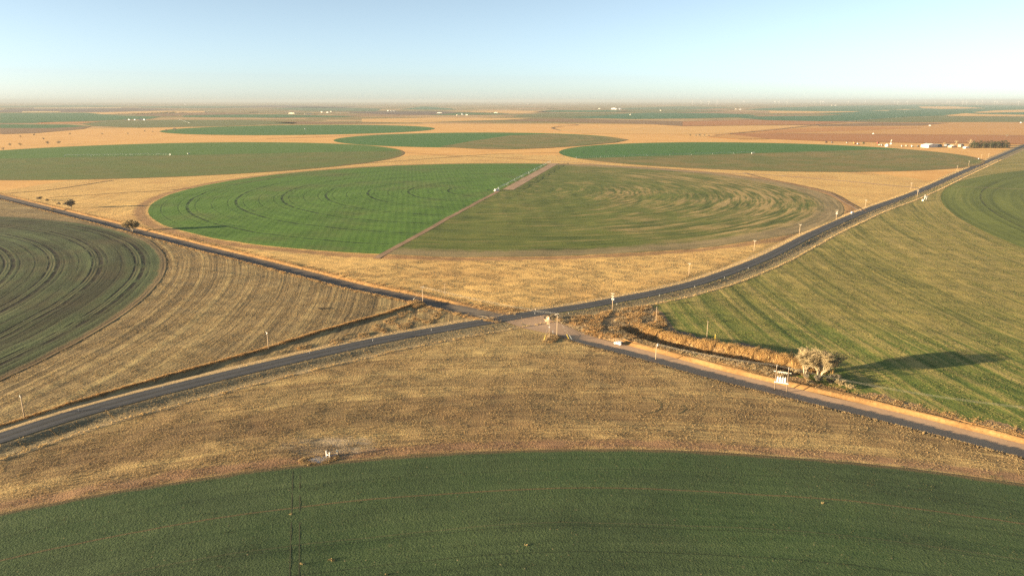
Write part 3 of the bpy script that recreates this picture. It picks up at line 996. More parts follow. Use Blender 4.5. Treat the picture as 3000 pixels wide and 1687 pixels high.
# reeds on the far bank of the ditch and weeds inside it
clumps('reeds', along(DITCH, 5200, 7.6, 2.6, 7, 2.5), vary(5200, .9, 2.2, 7), .12, 10, [(.50, .32, .125), (.44, .27, .10), (.40, .26, .115), (.32, .195, .08)], spread=.35, seed=7)
clumps('weeds', along(DITCH, 1600, 0.0, 2.6, 8, 2.0), vary(1600, .4, 1.2, 8), .10, 8, [(.22, .15, .07), (.16, .11, .055), (.3, .2, .09)], seed=8)
clumps('weeds', along(DITCH, 2600, -8.4, 1.7, 9, 2.0), vary(2600, .3, 1.0, 9), .10, 8, GREY + STRAW, seed=9, spread=.6)
# rough corner between the pavement and the ditch
def scatter_px(poly, n, seed):
    P = np.array([at(*p) for p in poly])
    r = np.random.default_rng(seed)
    out = []
    lo, hi = P.min(0), P.max(0)
    while len(out) < n:
        q = r.uniform(lo, hi, (n * 3, 2))
        ins = np.zeros(len(q), bool)
        j = len(P) - 1
        for i in range(len(P)):
            c = ((P[i, 1] > q[:, 1]) != (P[j, 1] > q[:, 1])) & (q[:, 0] < (P[j, 0] - P[i, 0]) * (q[:, 1] - P[i, 1]) / (P[j, 1] - P[i, 1] + 1e-12) + P[i, 0])
            ins ^= c
            j = i
        out += list(q[ins])
    return np.array(out[:n])


def patchy(xy, size, keep, seed):
    """Keep the points where a smooth random field is high, so that clumps gather in patches."""
    r = np.random.default_rng(seed)
    v = np.zeros(len(xy))
    for k in range(10):
        a = r.uniform(0, 6.28)
        l = size * r.uniform(.6, 1.8)
        v += np.sin((xy[:, 0] * math.cos(a) + xy[:, 1] * math.sin(a)) * 6.28 / l + r.uniform(0, 6.28))
    return xy[v > np.quantile(v, 1 - keep)]


rough = [(1625, 935), (1700, 925), (1800, 908), (1900, 893), (1935, 925), (1960, 960), (1900, 985), (1830, 995), (1760, 985), (1700, 972), (1655, 952)]
clumps('tall_grass', patchy(scatter_px(rough, 3400, 10), 14, .6, 1), 1.15, .11, 14, ORANGE + GREY[:1], seed=10, spread=.6)
clumps('weeds', patchy(scatter_px(rough, 1600, 11), 9, .5, 2), .9, .11, 12, GREY, seed=11, spread=.6)
mid_weeds = [(820, 1030), (1000, 985), (1110, 945), (1190, 905), (1260, 908), (1330, 925), (1250, 950), (1090, 985), (930, 1020)]
clumps('tall_grass', patchy(scatter_px(mid_weeds, 2600, 12), 12, .45, 3), .7, .10, 10, ORANGE + GREY + DULL, seed=12, spread=.8)
clumps('tall_grass', scatter_px([(1195, 886), (1215, 876), (1240, 884), (1248, 893), (1215, 903)], 420, 13), 1.3, .11, 16, ORANGE + DULL, seed=13, spread=.6)
clumps('tall_grass', scatter_px([(1590, 1000), (1605, 985), (1630, 982), (1640, 990), (1620, 1004)], 300, 14), .9, .10, 12, ORANGE + GREY + DULL, seed=14, spread=.7)
clumps('tall_grass', scatter_px([(1400, 905), (1500, 915), (1560, 912), (1540, 905), (1440, 895)], 420, 15), .7, .1, 10, ORANGE + STRAW, seed=15, spread=.8)
# short tussocks over the dry corners
near_poly = [(0, 1310), (700, 1112), (1080, 1025), (1470, 955), (1600, 985), (1720, 1004), (2050, 1097), (2400, 1180), (3000, 1335), (3000, 1395), (2400, 1335), (1750, 1312), (1200, 1325), (880, 1350), (580, 1400), (0, 1490)]
xy = scatter_px(near_poly, 60000, 16)
clumps('dry_grass', patchy(xy, 11, .7, 4), rng.uniform(.10, .30, len(patchy(xy, 11, .7, 4))), .12, 5, DULL, spread=.9, lean=.8, seed=16)
left_poly = [(420, 830), (480, 740), (420, 690), (560, 728), (900, 815), (1180, 880), (1130, 915), (980, 955), (740, 1030), (280, 1155), (0, 1240), (0, 1100), (350, 940)]
xy = scatter_px(left_poly, 42000, 17)
clumps('dry_grass', patchy(xy, 13, .6, 5), .22, .14, 5, DULL, spread=.9, lean=.8, seed=17)
far_poly = [(900, 790), (1240, 762), (1700, 765), (2060, 745), (2230, 720), (2100, 790), (1900, 850), (1700, 890), (1560, 905), (1400, 895), (1150, 850)]
xy = scatter_px(far_poly, 42000, 18)
clumps('dry_grass', patchy(xy, 18, .6, 6), .26, .2, 4, DULL + STRAW[:1], spread=.9, lean=.8, seed=18)
right_poly = [(1940, 900), (2080, 850), (2300, 760), (2600, 640), (2740, 600), (2880, 690), (3000, 740), (3000, 1250), (2800, 1190), (2500, 1110), (2450, 1060), (2300, 1030), (2100, 975)]
xy = scatter_px(right_poly, 50000, 19)
clumps('wheat_tufts', patchy(xy, 16, .5, 7), .26, .22, 4, [(.07, .095, .03), (.11, .12, .04), (.20, .16, .07), (.09, .10, .035)], spread=.7, seed=19)
clumps('wheat_tufts', along(MAIN, 9000, -9.5, 2.6, 20, 1.5, .01, .33), .30, .2, 5, STRAW + [(.22, .20, .11)], seed=20)
clumps('dry_grass', along(MAIN, 4500, -16.8, .5, 21, 1.0, .01, .33), .6, .16, 6, [(.50, .37, .18), (.46, .31, .13)], seed=21)
clumps('dry_grass', along(MAIN, 6000, 8.0, 1.5, 22, 1.0, .06, .33), .4, .16, 5, [(.50, .37, .18), (.46, .31, .13)], seed=22)
# wheat stubble tufts catching the light in the near field
xy = scatter_px([(0, 1500), (580, 1402), (880, 1352), (1200, 1330), (1750, 1316), (2400, 1340), (3000, 1398), (3000, 1687), (0, 1687)], 26000, 23)
clumps('wheat_tufts', patchy(xy, 10, .6, 8), .22, .12, 4, [(.075, .095, .04), (.11, .12, .055), (.16, .14, .07), (.06, .085, .035)], spread=.6, seed=23)
xy = scatter_px([(0, 1500), (580, 1410), (880, 1360), (1200, 1338), (1750, 1324), (2400, 1348), (3000, 1406), (3000, 1687), (0, 1687)], 5200, 33)
clumps('weeds', patchy(patchy(xy, 7, .45, 9), 60, .55, 10), .16, .13, 5, [(.26, .20, .10), (.20, .16, .08), (.32, .25, .13)], spread=1.1, lean=1.0, seed=33)
clumps('tall_grass', along(DIRT, 9000, 10.2, 1.7, 34, 2.2, .14), vary(9000, .12, .6, 34), .09, 6, ORANGE + STRAW + DULL, seed=34, spread=.9)
clumps('weeds', np.array([at(970, 1636), at(975, 1640), at(965, 1637), at(884, 1650), at(2410, 1476), at(1130, 1683), at(852, 1506), at(1540, 1600)]), .55, .2, 14, [(.34, .25, .12)], spread=.7, seed=24)

OBJ_MARK = None
# ------------------------------------------------------------------ object materials
m_wood = simple_mat('weathered pole wood', (.34, .25, .16), .85, size=.6)
m_wood_d = simple_mat('dark creosote wood', (.17, .125, .085), .85, size=.6)
m_galv = simple_mat('galvanised steel', (.42, .44, .45), .45, .6, .12, .5)
m_grey = simple_mat('grey enamel', (.40, .42, .43), .5, 0, .08, .5)
m_white = simple_mat('white paint', (.52, .51, .49), .5, 0, .06, .8)
m_yellow = simple_mat('yellow plastic', (.75, .55, .06), .5, 0, .1, .5)
m_ceram = simple_mat('pale porcelain', (.62, .60, .56), .3, 0, .05, .2)
m_black = simple_mat('black rubber', (.025, .025, .026), .8, 0, .2, .3)
m_wire = simple_mat('aluminium cable', (.34, .31, .26), .5, .3, .05, 1.0)
m_glass = simple_mat('dark window glass', (.03, .035, .04), .1, 0, .1, .5, .6)
m_conc = simple_mat('pale concrete', (.42, .40, .37), .9, 0, .15, .8)
m_bark = simple_mat('pale grey bark', (.33, .26, .17), .9, 0, .25, .7)
m_twig = simple_mat('bare pale twigs', (.32, .245, .13), .9, 0, .3, 1.5)
m_twig_d = simple_mat('dull grey twigs', (.20, .165, .115), .9, 0, .3, 1.5)
m_leafy = simple_mat('dark evergreen needles', (.062, .078, .026), .9, 0, .4, 1.2)
m_orange = simple_mat('orange machine paint', (.62, .26, .05), .5, 0, .1, .8)
m_redp = simple_mat('red machine paint', (.45, .07, .045), .5, 0, .1, .8)
m_roof_d = simple_mat('dark grey roof sheeting', (.12, .13, .145), .6, 0, .1, 1.5)
m_roof_g = simple_mat('grey roof sheeting', (.36, .38, .40), .5, .2, .08, 1.5)
m_brick = simple_mat('tan brick', (.42, .27, .17), .9, 0, .15, 1.0)
m_cream = simple_mat('cream siding', (.68, .60, .46), .8, 0, .08, 1.0)

ORD = ['first', 'second', 'third', 'fourth', 'fifth', 'sixth', 'seventh', 'eighth', 'ninth', 'tenth', 'eleventh', 'twelfth', 'thirteenth', 'fourteenth',
       'fifteenth', 'sixteenth', 'seventeenth', 'eighteenth', 'nineteenth', 'twentieth', 'twenty-first', 'twenty-second', 'twenty-third', 'twenty-fourth',
       'twenty-fifth', 'twenty-sixth', 'twenty-seventh', 'twenty-eighth', 'twenty-ninth', 'thirtieth']


# ------------------------------------------------------------------ utility poles
def make_pole(h, arms=1, trans=0, armlen=2.4, mat=None, lean=(0, 0)):
    root = empty('utility_pole', (0, 0, 0))
    top = (lean[0] * h, lean[1] * h, h)
    MB().tube([(0, 0, -.6), tuple(t * .5 for t in top), top], [.22, .19, .15], 8).build('pole', mat or m_wood, root, True)
    for k in range(arms):
        z = h - .35 - k * 1.5
        ox = lean[0] * z
        a = MB().box((ox, .22, z), (armlen * (1 - .2 * k), .14, .17)).build('crossarm', m_wood, root)
        for s in (-.9, -.42, .42, .9):
            MB().tube([(ox + s * armlen / 2 * (1 - .2 * k), .22, z + .08), (ox + s * armlen / 2 * (1 - .2 * k), .22, z + .2), (ox + s * armlen / 2 * (1 - .2 * k), .22, z + .36)],
                      [.06, .10, .05], 6).build('insulator', m_ceram, a)
        MB().tube([(ox - armlen * .3, .20, z - .05), (ox, .18, z - .7)], .035, 5).build('brace', m_galv, root)
        MB().tube([(ox + armlen * .3, .20, z - .05), (ox, .18, z - .7)], .035, 5).build('brace', m_galv, root)
    for k in range(trans):
        sx = (-.55, .55, 0)[k] if trans > 1 else .45
        z = h - .35 - arms * 1.5 - .3
        t = MB().tube([(sx, -.35, z - .55), (sx, -.35, z - .5), (sx, -.35, z + .45), (sx, -.35, z + .55)], [.26, .33, .33, .22], 10).build('transformer', m_grey, root, True)
        MB().tube([(sx, -.35, z + .5), (sx, -.35, z + .9)], [.07, .04], 6).build('bushing', m_ceram, t)
    return root


protos = {}
def place_pole(px, py, key, label, rz, h=None):
    kinds = dict(arm=dict(h=9.5, arms=1), trans=dict(h=9.7, arms=2, trans=2), double=dict(h=9.5, arms=2), tall=dict(h=11.5, arms=1, armlen=2.8),
                 one=dict(h=8.2, arms=0, trans=1, mat=m_wood))
    if key not in protos:
        protos[key] = o = make_pole(**kinds[key])
    else:
        o = copy_tree(protos[key])
    o.location = P3(px, py)
    o.rotation_euler = (0, 0, rz)
    if h:
        s = h / kinds[key]['h']
        o.scale = (1, 1, s)
    tag(o, label, 'utility pole', 'wooden utility poles along the roads')
    return o


RM = math.radians(50.3 + 90)      # crossarms square to the paved road
RD = math.radians(-39 + 90)
place_pole(72, 1223, 'arm', 'wooden utility pole near the left edge of the photo, beside the grassy bank', math.radians(40 + 90), 8.6)
place_pole(787, 1024, 'arm', 'utility pole on the grassy bank between the stubble field and the paved road', math.radians(35 + 90))
POLE_A = place_pole(1239, 890, 'arm', 'utility pole in orange grass at the edge of the left dirt road near the crossing', RD, 10.3)
POLE_C = place_pole(1632, 985, 'tall', 'tallest utility pole at the crossing, standing at the dirt road edge', RD)
place_pole(1794, 907, 'trans', 'utility pole with two crossarms and transformers in front of the paved road', RM)
place_pole(2018, 807.6, 'arm', 'first one-arm utility pole behind the paved road right of the crossing', RM)
place_pole(2209, 736, 'arm', 'second one-arm utility pole behind the paved road right of the crossing', RM, 8.6)
place_pole(2341.7, 686.7, 'arm', 'third one-arm utility pole, where the brown ring field nears the paved road', RM, 9.0)
place_pole(2449.4, 643, 'trans', 'utility pole with transformers where the ring field track nears the paved road', RM, 9.2)
place_pole(2534.7, 609.6, 'arm', 'utility pole beside the end of the two-wheel track at the paved road', RM)
place_pole(2668, 556, 'arm', 'utility pole just left of the pale track joining the paved road', RM, 8.8)
place_pole(2686.6, 577.6, 'double', 'two-arm utility pole on the near edge of the paved road by the steel frame', RM, 8.8)
place_pole(2803, 502, 'arm', 'utility pole with white top on dry ground short of the far olive circle', RM)
place_pole(2837.5, 487, 'arm', 'utility pole second from the far right end of the pole line', RM)
place_pole(2874, 467, 'arm', 'utility pole near the small tank at the far right of the olive circle', RM)
place_pole(2895, 464, 'arm', 'last visible utility pole of the line towards the farmyard', RM)
POLE_F = place_pole(1921, 1057, 'one', 'utility pole with one white transformer between the dirt road and the near field', RD)


def thin_pole(px, py, h, mat, label, cat, name='pole_marker', w=.10, lean=(0, 0)):
    root = empty(name, P3(px, py))
    MB().tube([(0, 0, -.3), (lean[0] * h, lean[1] * h, h)], [w, w * .8], 7).build('post', mat, root, True)
    MB().tube([(lean[0] * h, lean[1] * h, h), (lean[0] * h, lean[1] * h, h + .12)], [w * 1.25, w * 1.1], 7).build('cap', m_galv, root, True)
    return tag(root, label, cat)


thin_pole(1304, 871, 8.2, m_wood, 'bare slim wooden pole in the pale dry corner above the crossing', 'pole', 'bare_pole', .12)
thin_pole(1609, 991, 10.0, m_wood, 'slim pole with a small white box left of the tallest pole at the crossing', 'pole', 'bare_pole', .13)
MB().box((0, -.2, 5.9), (.5, .35, .6)).build('meter_box', m_white, bpy.data.objects['bare_pole.001'])
thin_pole(1922, 944, 8.4, m_wood, 'bare pole on the green field edge behind the ditch', 'pole', 'bare_pole', .14)
thin_pole(2070.6, 989.7, 8.6, m_wood, 'bare pole standing behind the middle of the reed bank', 'pole', 'bare_pole', .14)
thin_pole(2094.6, 993, 2.6, m_yellow, 'short yellow marker post among the reeds', 'marker post', 'marker_post', .10)
thin_pole(1620, 980, 2.5, m_galv, 'short grey post between the two poles at the crossing', 'post', 'marker_post', .07)


def guy(px0, py0, top, col, label):
    a = P3(px0, py0)
    b = top
    root = empty('guy_wire', a)
    v = Vector(b) - a
    MB().tube([(0, 0, -.1), tuple(v)], .02, 5).build('cable', m_wire, root)
    u = v.normalized()
    MB().tube([tuple(u * .1), tuple(u * 3.0)], .09, 6).build('guard', col, root)
    return tag(root, label, 'guy wire')


ptop = POLE_C.location + Vector((0, 0, 10.6))
guy(1668, 994, ptop, m_yellow, 'guy wire with a yellow guard right of the tallest pole at the crossing')
guy(1677, 996, ptop + Vector((0, 0, -.4)), m_grey, 'guy wire with a pale grey guard, rightmost at the crossing')
guy(1593, 999, Vector(P3(1609, 991, 9.2)), m_yellow, 'guy wire with a yellow guard left of the slim boxed pole')
guy(1208, 880, POLE_A.location + Vector((0, 0, 8.6)), m_white, 'guy wire with a white guard beside the pole in orange grass')


def wire(a, b, sag, label, rad=.016):
    a, b = Vector(a), Vector(b)
    root = empty('power_line', a)
    pts = []
    for k in range(17):
        t = k / 16
        p = a.lerp(b, t) - a
        p.z -= sag * 4 * t * (1 - t)
        pts.append(tuple(p))
    MB().tube(pts, rad, 5).build('cable', m_wire, root)
    return tag(root, label, 'power line', 'power lines between poles')


def armtip(root, h, s, L):
    rz = root.rotation_euler.z
    return root.location + Vector((math.cos(rz) * s * L / 2, math.sin(rz) * s * L / 2, h))


for s, nm in ((-.9, 'upper left'), (.0, 'middle'), (.9, 'lower right')):
    wire(armtip(POLE_C, 11.5, s, 2.8), armtip(POLE_A, 10.3, s, 2.4), 1.0, f'{nm} one of three power lines crossing the paved road')

# the two-pole transformer platform
rootH = empty('transformer_platform', P3(2269, 1143.5))
b1, b2 = rootH.location, P3(2304, 1149)
dv = b2 - b1
ang = math.atan2(dv.y, dv.x)
rootH.rotation_euler = (0, 0, ang)
L = math.hypot(dv.x, dv.y)
for x, h in ((0, 10.8), (L, 10.4)):
    p = MB().tube([(x, 0, -.6), (x, 0, h * .5), (x, 0, h)], [.21, .18, .14], 8).build('pole', m_wood_d, rootH, True)
    a = MB().box((x, 0, h - .3), (.14, 1.9, .16)).build('crossarm', m_wood, p)
    for s in (-.8, 0, .8):
        MB().tube([(x, s, h - .2), (x, s, h + .18)], [.09, .05], 6).build('insulator', m_ceram, p)
MB().box((L / 2, .24, 8.3), (L + 2.2, .16, .2)).build('beam', m_cream, rootH)
for k in range(6):
    MB().tube([(.6 + k * (L - 1.2) / 5, .24, 8.2), (.6 + k * (L - 1.2) / 5, .24, 7.6)], [.07, .06], 6).build('fuse', m_ceram, rootH)
MB().box((L / 2, 0, 3.95), (L + .8, 1.3, .3)).build('platform', m_white, rootH)
for k in range(4):
    x = L / 2 + (-1.5 + k) * .95
    t = MB().tube([(x, 0, 4.1), (x, 0, 4.2), (x, 0, 5.9), (x, 0, 6.1)], [.36, .40, .40, .28], 12).build('transformer', m_grey, rootH, True)
    MB().tube([(x, 0, 6.05), (x, 0, 6.6)], [.08, .05], 6).build('bushing', m_ceram, t)
tag(rootH, 'two-pole wooden platform carrying white transformers beside the dirt road', 'transformer platform')
for s, nm in ((-.8, 'near'), (0, 'middle'), (.8, 'far')):
    e = Vector((-math.sin(ang) * s, math.cos(ang) * s, 0))
    wire(POLE_F.location + e + Vector((0, 0, 8.1)), b1 + e + Vector((0, 0, 10.9)), .9, f'{nm} power line from the single transformer pole to the platform')
    wire(b2 + e + Vector((0, 0, 10.5)), b2 + e + Vector((math.cos(ang) * 95, math.sin(ang) * 95, 9.5)), 2.2, f'{nm} power line leaving the platform towards the right edge')
    wire(b1 + e + Vector((0, 0, 10.9)), b2 + e + Vector((0, 0, 10.5)), .05, f'{nm} short power line between the two platform poles')

# ------------------------------------------------------------------ road delineators
def make_delineator():
    root = empty('delineator', (0, 0, 0))
    MB().box((0, 0, .55), (.12, .07, 1.3)).build('post', m_white, root)
    MB().box((0, -.045, 1.02), (.09, .02, .2)).build('reflector', m_ceram, root)
    return root


dl = None
dpos = [(230, 1204, 'left of all others, near the left edge'), (478, 1137, 'second from the left edge'), (701, 1080, 'third from the left edge'),
        (907, 1035, 'fourth from the left edge'), (1092, 1000, 'below the weedy patch left of the crossing'), (1264, 969, 'just left of the crossing'),
        (1567, 921, 'at the far side of the crossing'), (1569, 909, 'at the far corner of the crossing, in dark grass'), (1666, 921, 'on the near verge just right of the crossing'),
        (1807, 894.5, 'on the near verge below the transformer pole'), (1932, 868, 'on the near verge before the bend'), (2035, 842, 'on the near verge in the bend'),
        (2122, 816, 'on the near verge after the bend'), (2192, 788, 'on the near verge, farthest right one')]
for i, (px, py, w) in enumerate(dpos):
    dl0 = make_delineator() if dl is None else copy_tree(dl)
    dl = dl or dl0
    dl0.location = P3(px, py)
    dl0.rotation_euler = (0, 0, math.radians(40))
    tag(dl0, 'white road marker post ' + w, 'marker post', 'white marker posts along the paved road')

# ------------------------------------------------------------------ the white off-road car
def make_car():
    root = empty('off_road_car', (0, 0, 0))
    m_car = simple_mat('white car paint', (.52, .52, .51), .3, 0, .02, 2.0, .5)
    W = 1.72
    prof = [(-2.0, .48), (-2.03, 1.08), (-.95, 1.16), (-.80, 1.12), (1.95, 1.12), (2.0, .50), (1.75, .42), (-1.75, .42)]
    body = MB().prism(prof, -W / 2, W / 2).build('body', m_car, root)
    b = body.modifiers.new('bevel', 'BEVEL'); b.width = .06; b.segments = 2
    cab = MB()
    n = 0
    lo = [(-.80, 1.12), (1.92, 1.12)]
    cab.v += [(-.82, -W / 2 + .04, 1.1), (1.93, -W / 2 + .04, 1.1), (1.93, W / 2 - .04, 1.1), (-.82, W / 2 - .04, 1.1),
              (-.42, -W / 2 + .14, 1.78), (1.84, -W / 2 + .14, 1.82), (1.84, W / 2 - .14, 1.82), (-.42, W / 2 - .14, 1.78)]
    cab.f += [(0, 1, 5, 4), (1, 2, 6, 5), (2, 3, 7, 6), (3, 0, 4, 7), (4, 5, 6, 7), (3, 2, 1, 0)]
    c = cab.build('cabin', m_car, root)
    bb = c.modifiers.new('bevel', 'BEVEL'); bb.width = .05; bb.segments = 2
    for s in (-1, 1):
        for x0, x1 in ((-.55, .22), (.34, .98), (1.10, 1.78)):
            k0, k1 = .12, .86
            def sp(x, k):
                return (x + (.30 if x < -.3 else 0) * k, s * (W / 2 - .04 - .10 * k + .012), 1.1 + .69 * k)
            MB().face(*([sp(x0, k0), sp(x1, k0), sp(x1, k1), sp(x0, k1)][::s])).build('side_window', m_glass, c)
    MB().face((-.76, -.70, 1.2), (-.76, .70, 1.2), (-.47, .64, 1.70), (-.47, -.64, 1.70)).build('windscreen', m_glass, c)
    MB().face((1.935, .62, 1.25), (1.935, -.62, 1.25), (1.87, -.58, 1.68), (1.87, .58, 1.68)).build('rear_window', m_glass, c)
    for x in (-1.3, 1.22):
        for s in (-1, 1):
            w = MB().tube([(x, s * .68, .40), (x, s * .72, .40), (x, s * .92, .40), (x, s * .95, .40)], [.36, .41, .41, .36], 16).build('wheel', m_black, root, True)
            MB().tube([(x, s * .93, .40), (x, s * .965, .40)], .22, 12).build('rim', m_galv, w)
            MB().box((x, s * .90, .86), (1.0, .16, .10)).build('fender', m_car, root)
    MB().box((-2.15, 0, .56), (.22, 1.6, .18)).build('bumper', m_black, root)
    MB().box((2.08, 0, .56), (.2, 1.6, .18)).build('bumper', m_black, root)
    for s in (-1, 1):
        MB().tube([(-2.02, s * .55, .86), (-2.06, s * .55, .86)], .12, 10).build('headlight', m_ceram, root)
        MB().box((2.0, s * .78, .9), (.06, .12, .22)).build('tail_light', m_redp, root)
    MB().box((-2.035, 0, .86), (.03, .7, .30)).build('grille', m_black, root)
    sw = MB().tube([(2.02, 0, .98), (2.06, 0, .98), (2.22, 0, .98)], [.3, .38, .36], 14).build('spare_wheel', m_black, root)
    return root


car = make_car()
car.location = P3(1811, 1010)
car.location.z += .07
car.rotation_euler = (0, 0, math.radians(-37))
tag(car, 'white boxy off-road car parked on the right half of the dirt road', 'car')

# ------------------------------------------------------------------ bare trees and shrubs
def bare_tree(name, loc, h, label, cat='tree', seed=1, stems=1, spread=.55, twigs=5, depth=5, mats=None, group=None, fuzz=1.0, low=.16):
    """Leafless crown: stems fanning out from the base, forking limbs, and many thin twigs through the crown's volume."""
    r = random.Random(seed)
    root = empty(name, loc)
    T, K = MB(), MB()
    big = cat == 'tree'
    n_st = max(stems, 2)
    ends = []

    def rv(a=-1, b=1, c=-1, d=1):
        return Vector((r.uniform(a, b), r.uniform(a, b), r.uniform(c, d)))

    def grow(p, d, ln, rad, lev):
        q = p + d * ln
        mid = p + d * ln * .5 + rv() * ln * .06
        (T if lev <= 2 else K).tube([p, mid, q], [rad, rad * .85, rad * .68], 6 if lev < 2 else 3, cap=False)
        ends.append((p, q, d, ln, lev))
        if lev >= depth - 1:
            return
        for k in range(r.choice((2, 3)) + (1 if lev == 0 else 0)):
            nd = (d * r.uniform(.75, 1.1) + rv(-1, 1, -.25, .55) * spread * r.uniform(.8, 1.4)).normalized()
            b = q if k == 0 else p.lerp(q, r.uniform(.45, 1.0))
            grow(b, nd, ln * r.uniform(.62, .84), max(rad * .6, .016), lev + 1)

    for s in range(n_st):
        a = 6.283 * (s + r.uniform(-.3, .3)) / n_st
        tilt = r.uniform(.15, .5) if big else r.uniform(.3, .9)
        d = Vector((math.cos(a) * tilt, math.sin(a) * tilt, 1)).normalized()
        grow(Vector((math.cos(a) * .15, math.sin(a) * .15, -.3)), d, h * r.uniform(.26, .36), h * .017, 0)
    for (p, q, d, ln, lev) in ends:
        if lev < 1:
            continue
        for _ in range(int(twigs * fuzz * (1.0 if lev < 2 else 1.6))):
            b = p.lerp(q, r.random())
            tw = (d * .7 + rv(-1, 1, -.35, .9) * .9).normalized() * h * r.uniform(.05, .13)
            sd = rv().normalized() * r.uniform(.022, .04) * (1 + h * .03)
            e = b + tw
            K.face(b - sd, b + sd, e)
            for _k in range(3):
                m = b + tw * r.uniform(.25, .9)
                K.face(m - sd * .7, m + sd * .7, m + (tw.normalized() * .5 + rv() * .8) * h * r.uniform(.025, .06))
    zmax = max(v[2] for v in K.v)
    k = h / zmax
    T.v = [(x * k, y * k, z * k) for x, y, z in T.v]
    K.v = [(x * k, y * k, max(.05, z * k)) for x, y, z in K.v]
    mb, mt = mats or (m_bark, m_twig)
    T.build('trunk', mb, root, True)
    K.build('crown', mt, root)
    return tag(root, label, cat, group)


bare_tree('bare_tree', P3(2402, 1105), 13.2, 'largest bare pale tree at the end of the ditch, right of its neighbour', seed=4, stems=5, twigs=9, spread=.7, fuzz=1.3, group='bare trees at the ditch end')
bare_tree('bare_tree', P3(2358, 1097), 12.2, 'bare pale tree at the end of the ditch, left of the largest one', seed=9, stems=5, twigs=9, spread=.7, fuzz=1.3, group='bare trees at the ditch end')
bare_tree('bare_tree', P3(2436, 1083), 9.6, 'thin bare tree behind the largest one at the ditch end', seed=13, stems=2, twigs=6, group='bare trees at the ditch end')
bare_tree('bare_tree', P3(2386, 1088), 8.5, 'low bare tree half hidden between the two big ones', seed=17, stems=3, twigs=6, group='bare trees at the ditch end')
bare_tree('bare_tree', P3(388.6, 679.5), 12.0, 'bushy round bare tree on the near edge of the left dirt road', seed=21, stems=5, twigs=12, spread=.55, mats=(m_bark, m_twig), fuzz=2.2)
bare_tree('bare_tree', P3(208, 609.7), 10.5, 'wide dark bare tree behind the left dirt road', seed=25, stems=6, twigs=12, spread=.9, mats=(m_bark, m_twig_d), fuzz=2.2)
bare_tree('shrub', P3(119, 586), 4.6, 'low dark shrub left of the wide dark tree', 'shrub', seed=29, stems=4, spread=1.1, mats=(m_twig_d, m_twig_d))
bare_tree('shrub', P3(140, 590), 3.6, 'flat dark shrub touching the low dark one', 'shrub', seed=30, stems=5, spread=1.3, mats=(m_twig_d, m_twig_d))
bare_tree('shrub', P3(172, 600), 3.4, 'small dark shrub just left of the wide dark tree', 'shrub', seed=31, stems=5, spread=1.2, mats=(m_twig_d, m_twig_d))
bare_tree('shrub', P3(154, 618), 3.6, 'pale grey shrub on the near edge of the left dirt road', 'shrub', seed=33, stems=4, spread=1.0, mats=(m_bark, m_twig))
for i, (px, py, h, w) in enumerate([(2432, 1124, 3.4, 'under the largest bare tree'), (2462, 1130, 3.2, 'right of the largest bare tree'), (2395, 1118, 2.8, 'below the pair of bare trees'),
                                    (2490, 1138, 2.6, 'at the right end of the brush by the bare trees'), (2362, 1108, 2.4, 'under the left bare tree'), (2330, 1094, 2.6, 'where the reeds end at the bare trees'),
                                    (2447, 1110, 3.0, 'behind the largest bare tree trunk'), (2372, 1124, 2.0, 'on the orange verge below the bare trees')]):
    bare_tree('shrub', P3(px, py), h, 'grey tan shrub ' + w, 'shrub', seed=40 + i, stems=5, spread=1.1, depth=4, twigs=8, mats=(m_twig, m_twig if i % 2 else m_twig_d), group='shrubs around the bare trees')
bare_tree('shrub', P3(938, 905), 1.0, 'small dark shrub alone in the stubble left of the crossing', 'shrub', seed=60, stems=5, spread=1.3, depth=4, mats=(m_twig_d, m_twig_d))
bare_tree('shrub', P3(1640, 935), 2.6, 'dark shrub behind the tallest pole at the crossing', 'shrub', seed=61, stems=6, spread=1.3, depth=4, mats=(m_twig_d, m_twig_d))
bare_tree('shrub', P3(1618, 932), 2.2, 'dark shrub left of the tallest pole at the crossing', 'shrub', seed=62, stems=6, spread=1.3, depth=4, mats=(m_twig_d, m_twig_d))
bare_tree('shrub', P3(1656, 945), 2.0, 'dark low shrub at the mouth of the pink dirt road', 'shrub', seed=63, stems=6, spread=1.3, depth=4, mats=(m_twig_d, m_twig_d))
for i, (px, py, h, w) in enumerate([(512, 385, 15, 'biggest grey tree left of the deep green circle'), (487, 386, 11, 'grey tree left of the biggest one by the green circle'), (425, 387, 8, 'low grey tree far left of the deep green circle'),
                                    (448, 388, 6, 'low shrubby tree between the grey trees by the green circle'),
                                    (140, 424, 10, 'grey bushy tree above the left green circle'), (172, 423, 11, 'darkest grey tree above the left green circle, casting a long shadow'), (60, 427, 8, 'grey tree above the left end of the green circle'),
                                    (30, 428, 8, 'grey tree near the left edge above the green circle'), (10, 441, 8, 'grey tree at the very left edge'), (100, 398, 7, 'small grey tree in the upper dry pasture'),
                                    (205, 396, 8, 'grey tree in the middle of the dry pasture'), (128, 410, 7, 'grey tree in the dry pasture above the bushy one'), (60, 403, 7, 'grey tree left in the dry pasture'),
                                    (375, 394, 7, 'grey tree right in the dry pasture'), (300, 395, 7, 'small grey tree in the dry pasture right of the middle')]):
    bare_tree('bare_tree', P3(px, py), h, w, seed=70 + i, stems=4, spread=.9, depth=4, twigs=8, mats=(m_twig_d, m_twig_d), group='grey trees of the far left pasture')
for i, (px, py, h, w) in enumerate([(2038, 400.5, 9, 'leftmost tree of the dark thicket in the tan field'), (2050, 401, 10, 'second tree from left in the dark thicket'), (2063, 401.5, 9, 'third tree from left in the dark thicket'),
                                    (2077, 401.5, 8, 'rightmost tree of the dark thicket in the tan field'), (2022, 400, 8, 'pale tree just left of the dark thicket')]):
    bare_tree('bare_tree', P3(px, py), h, w, seed=90 + i, stems=4, spread=.9, depth=4, twigs=9, mats=(m_twig_d, m_twig_d), group='thicket in the far tan field')
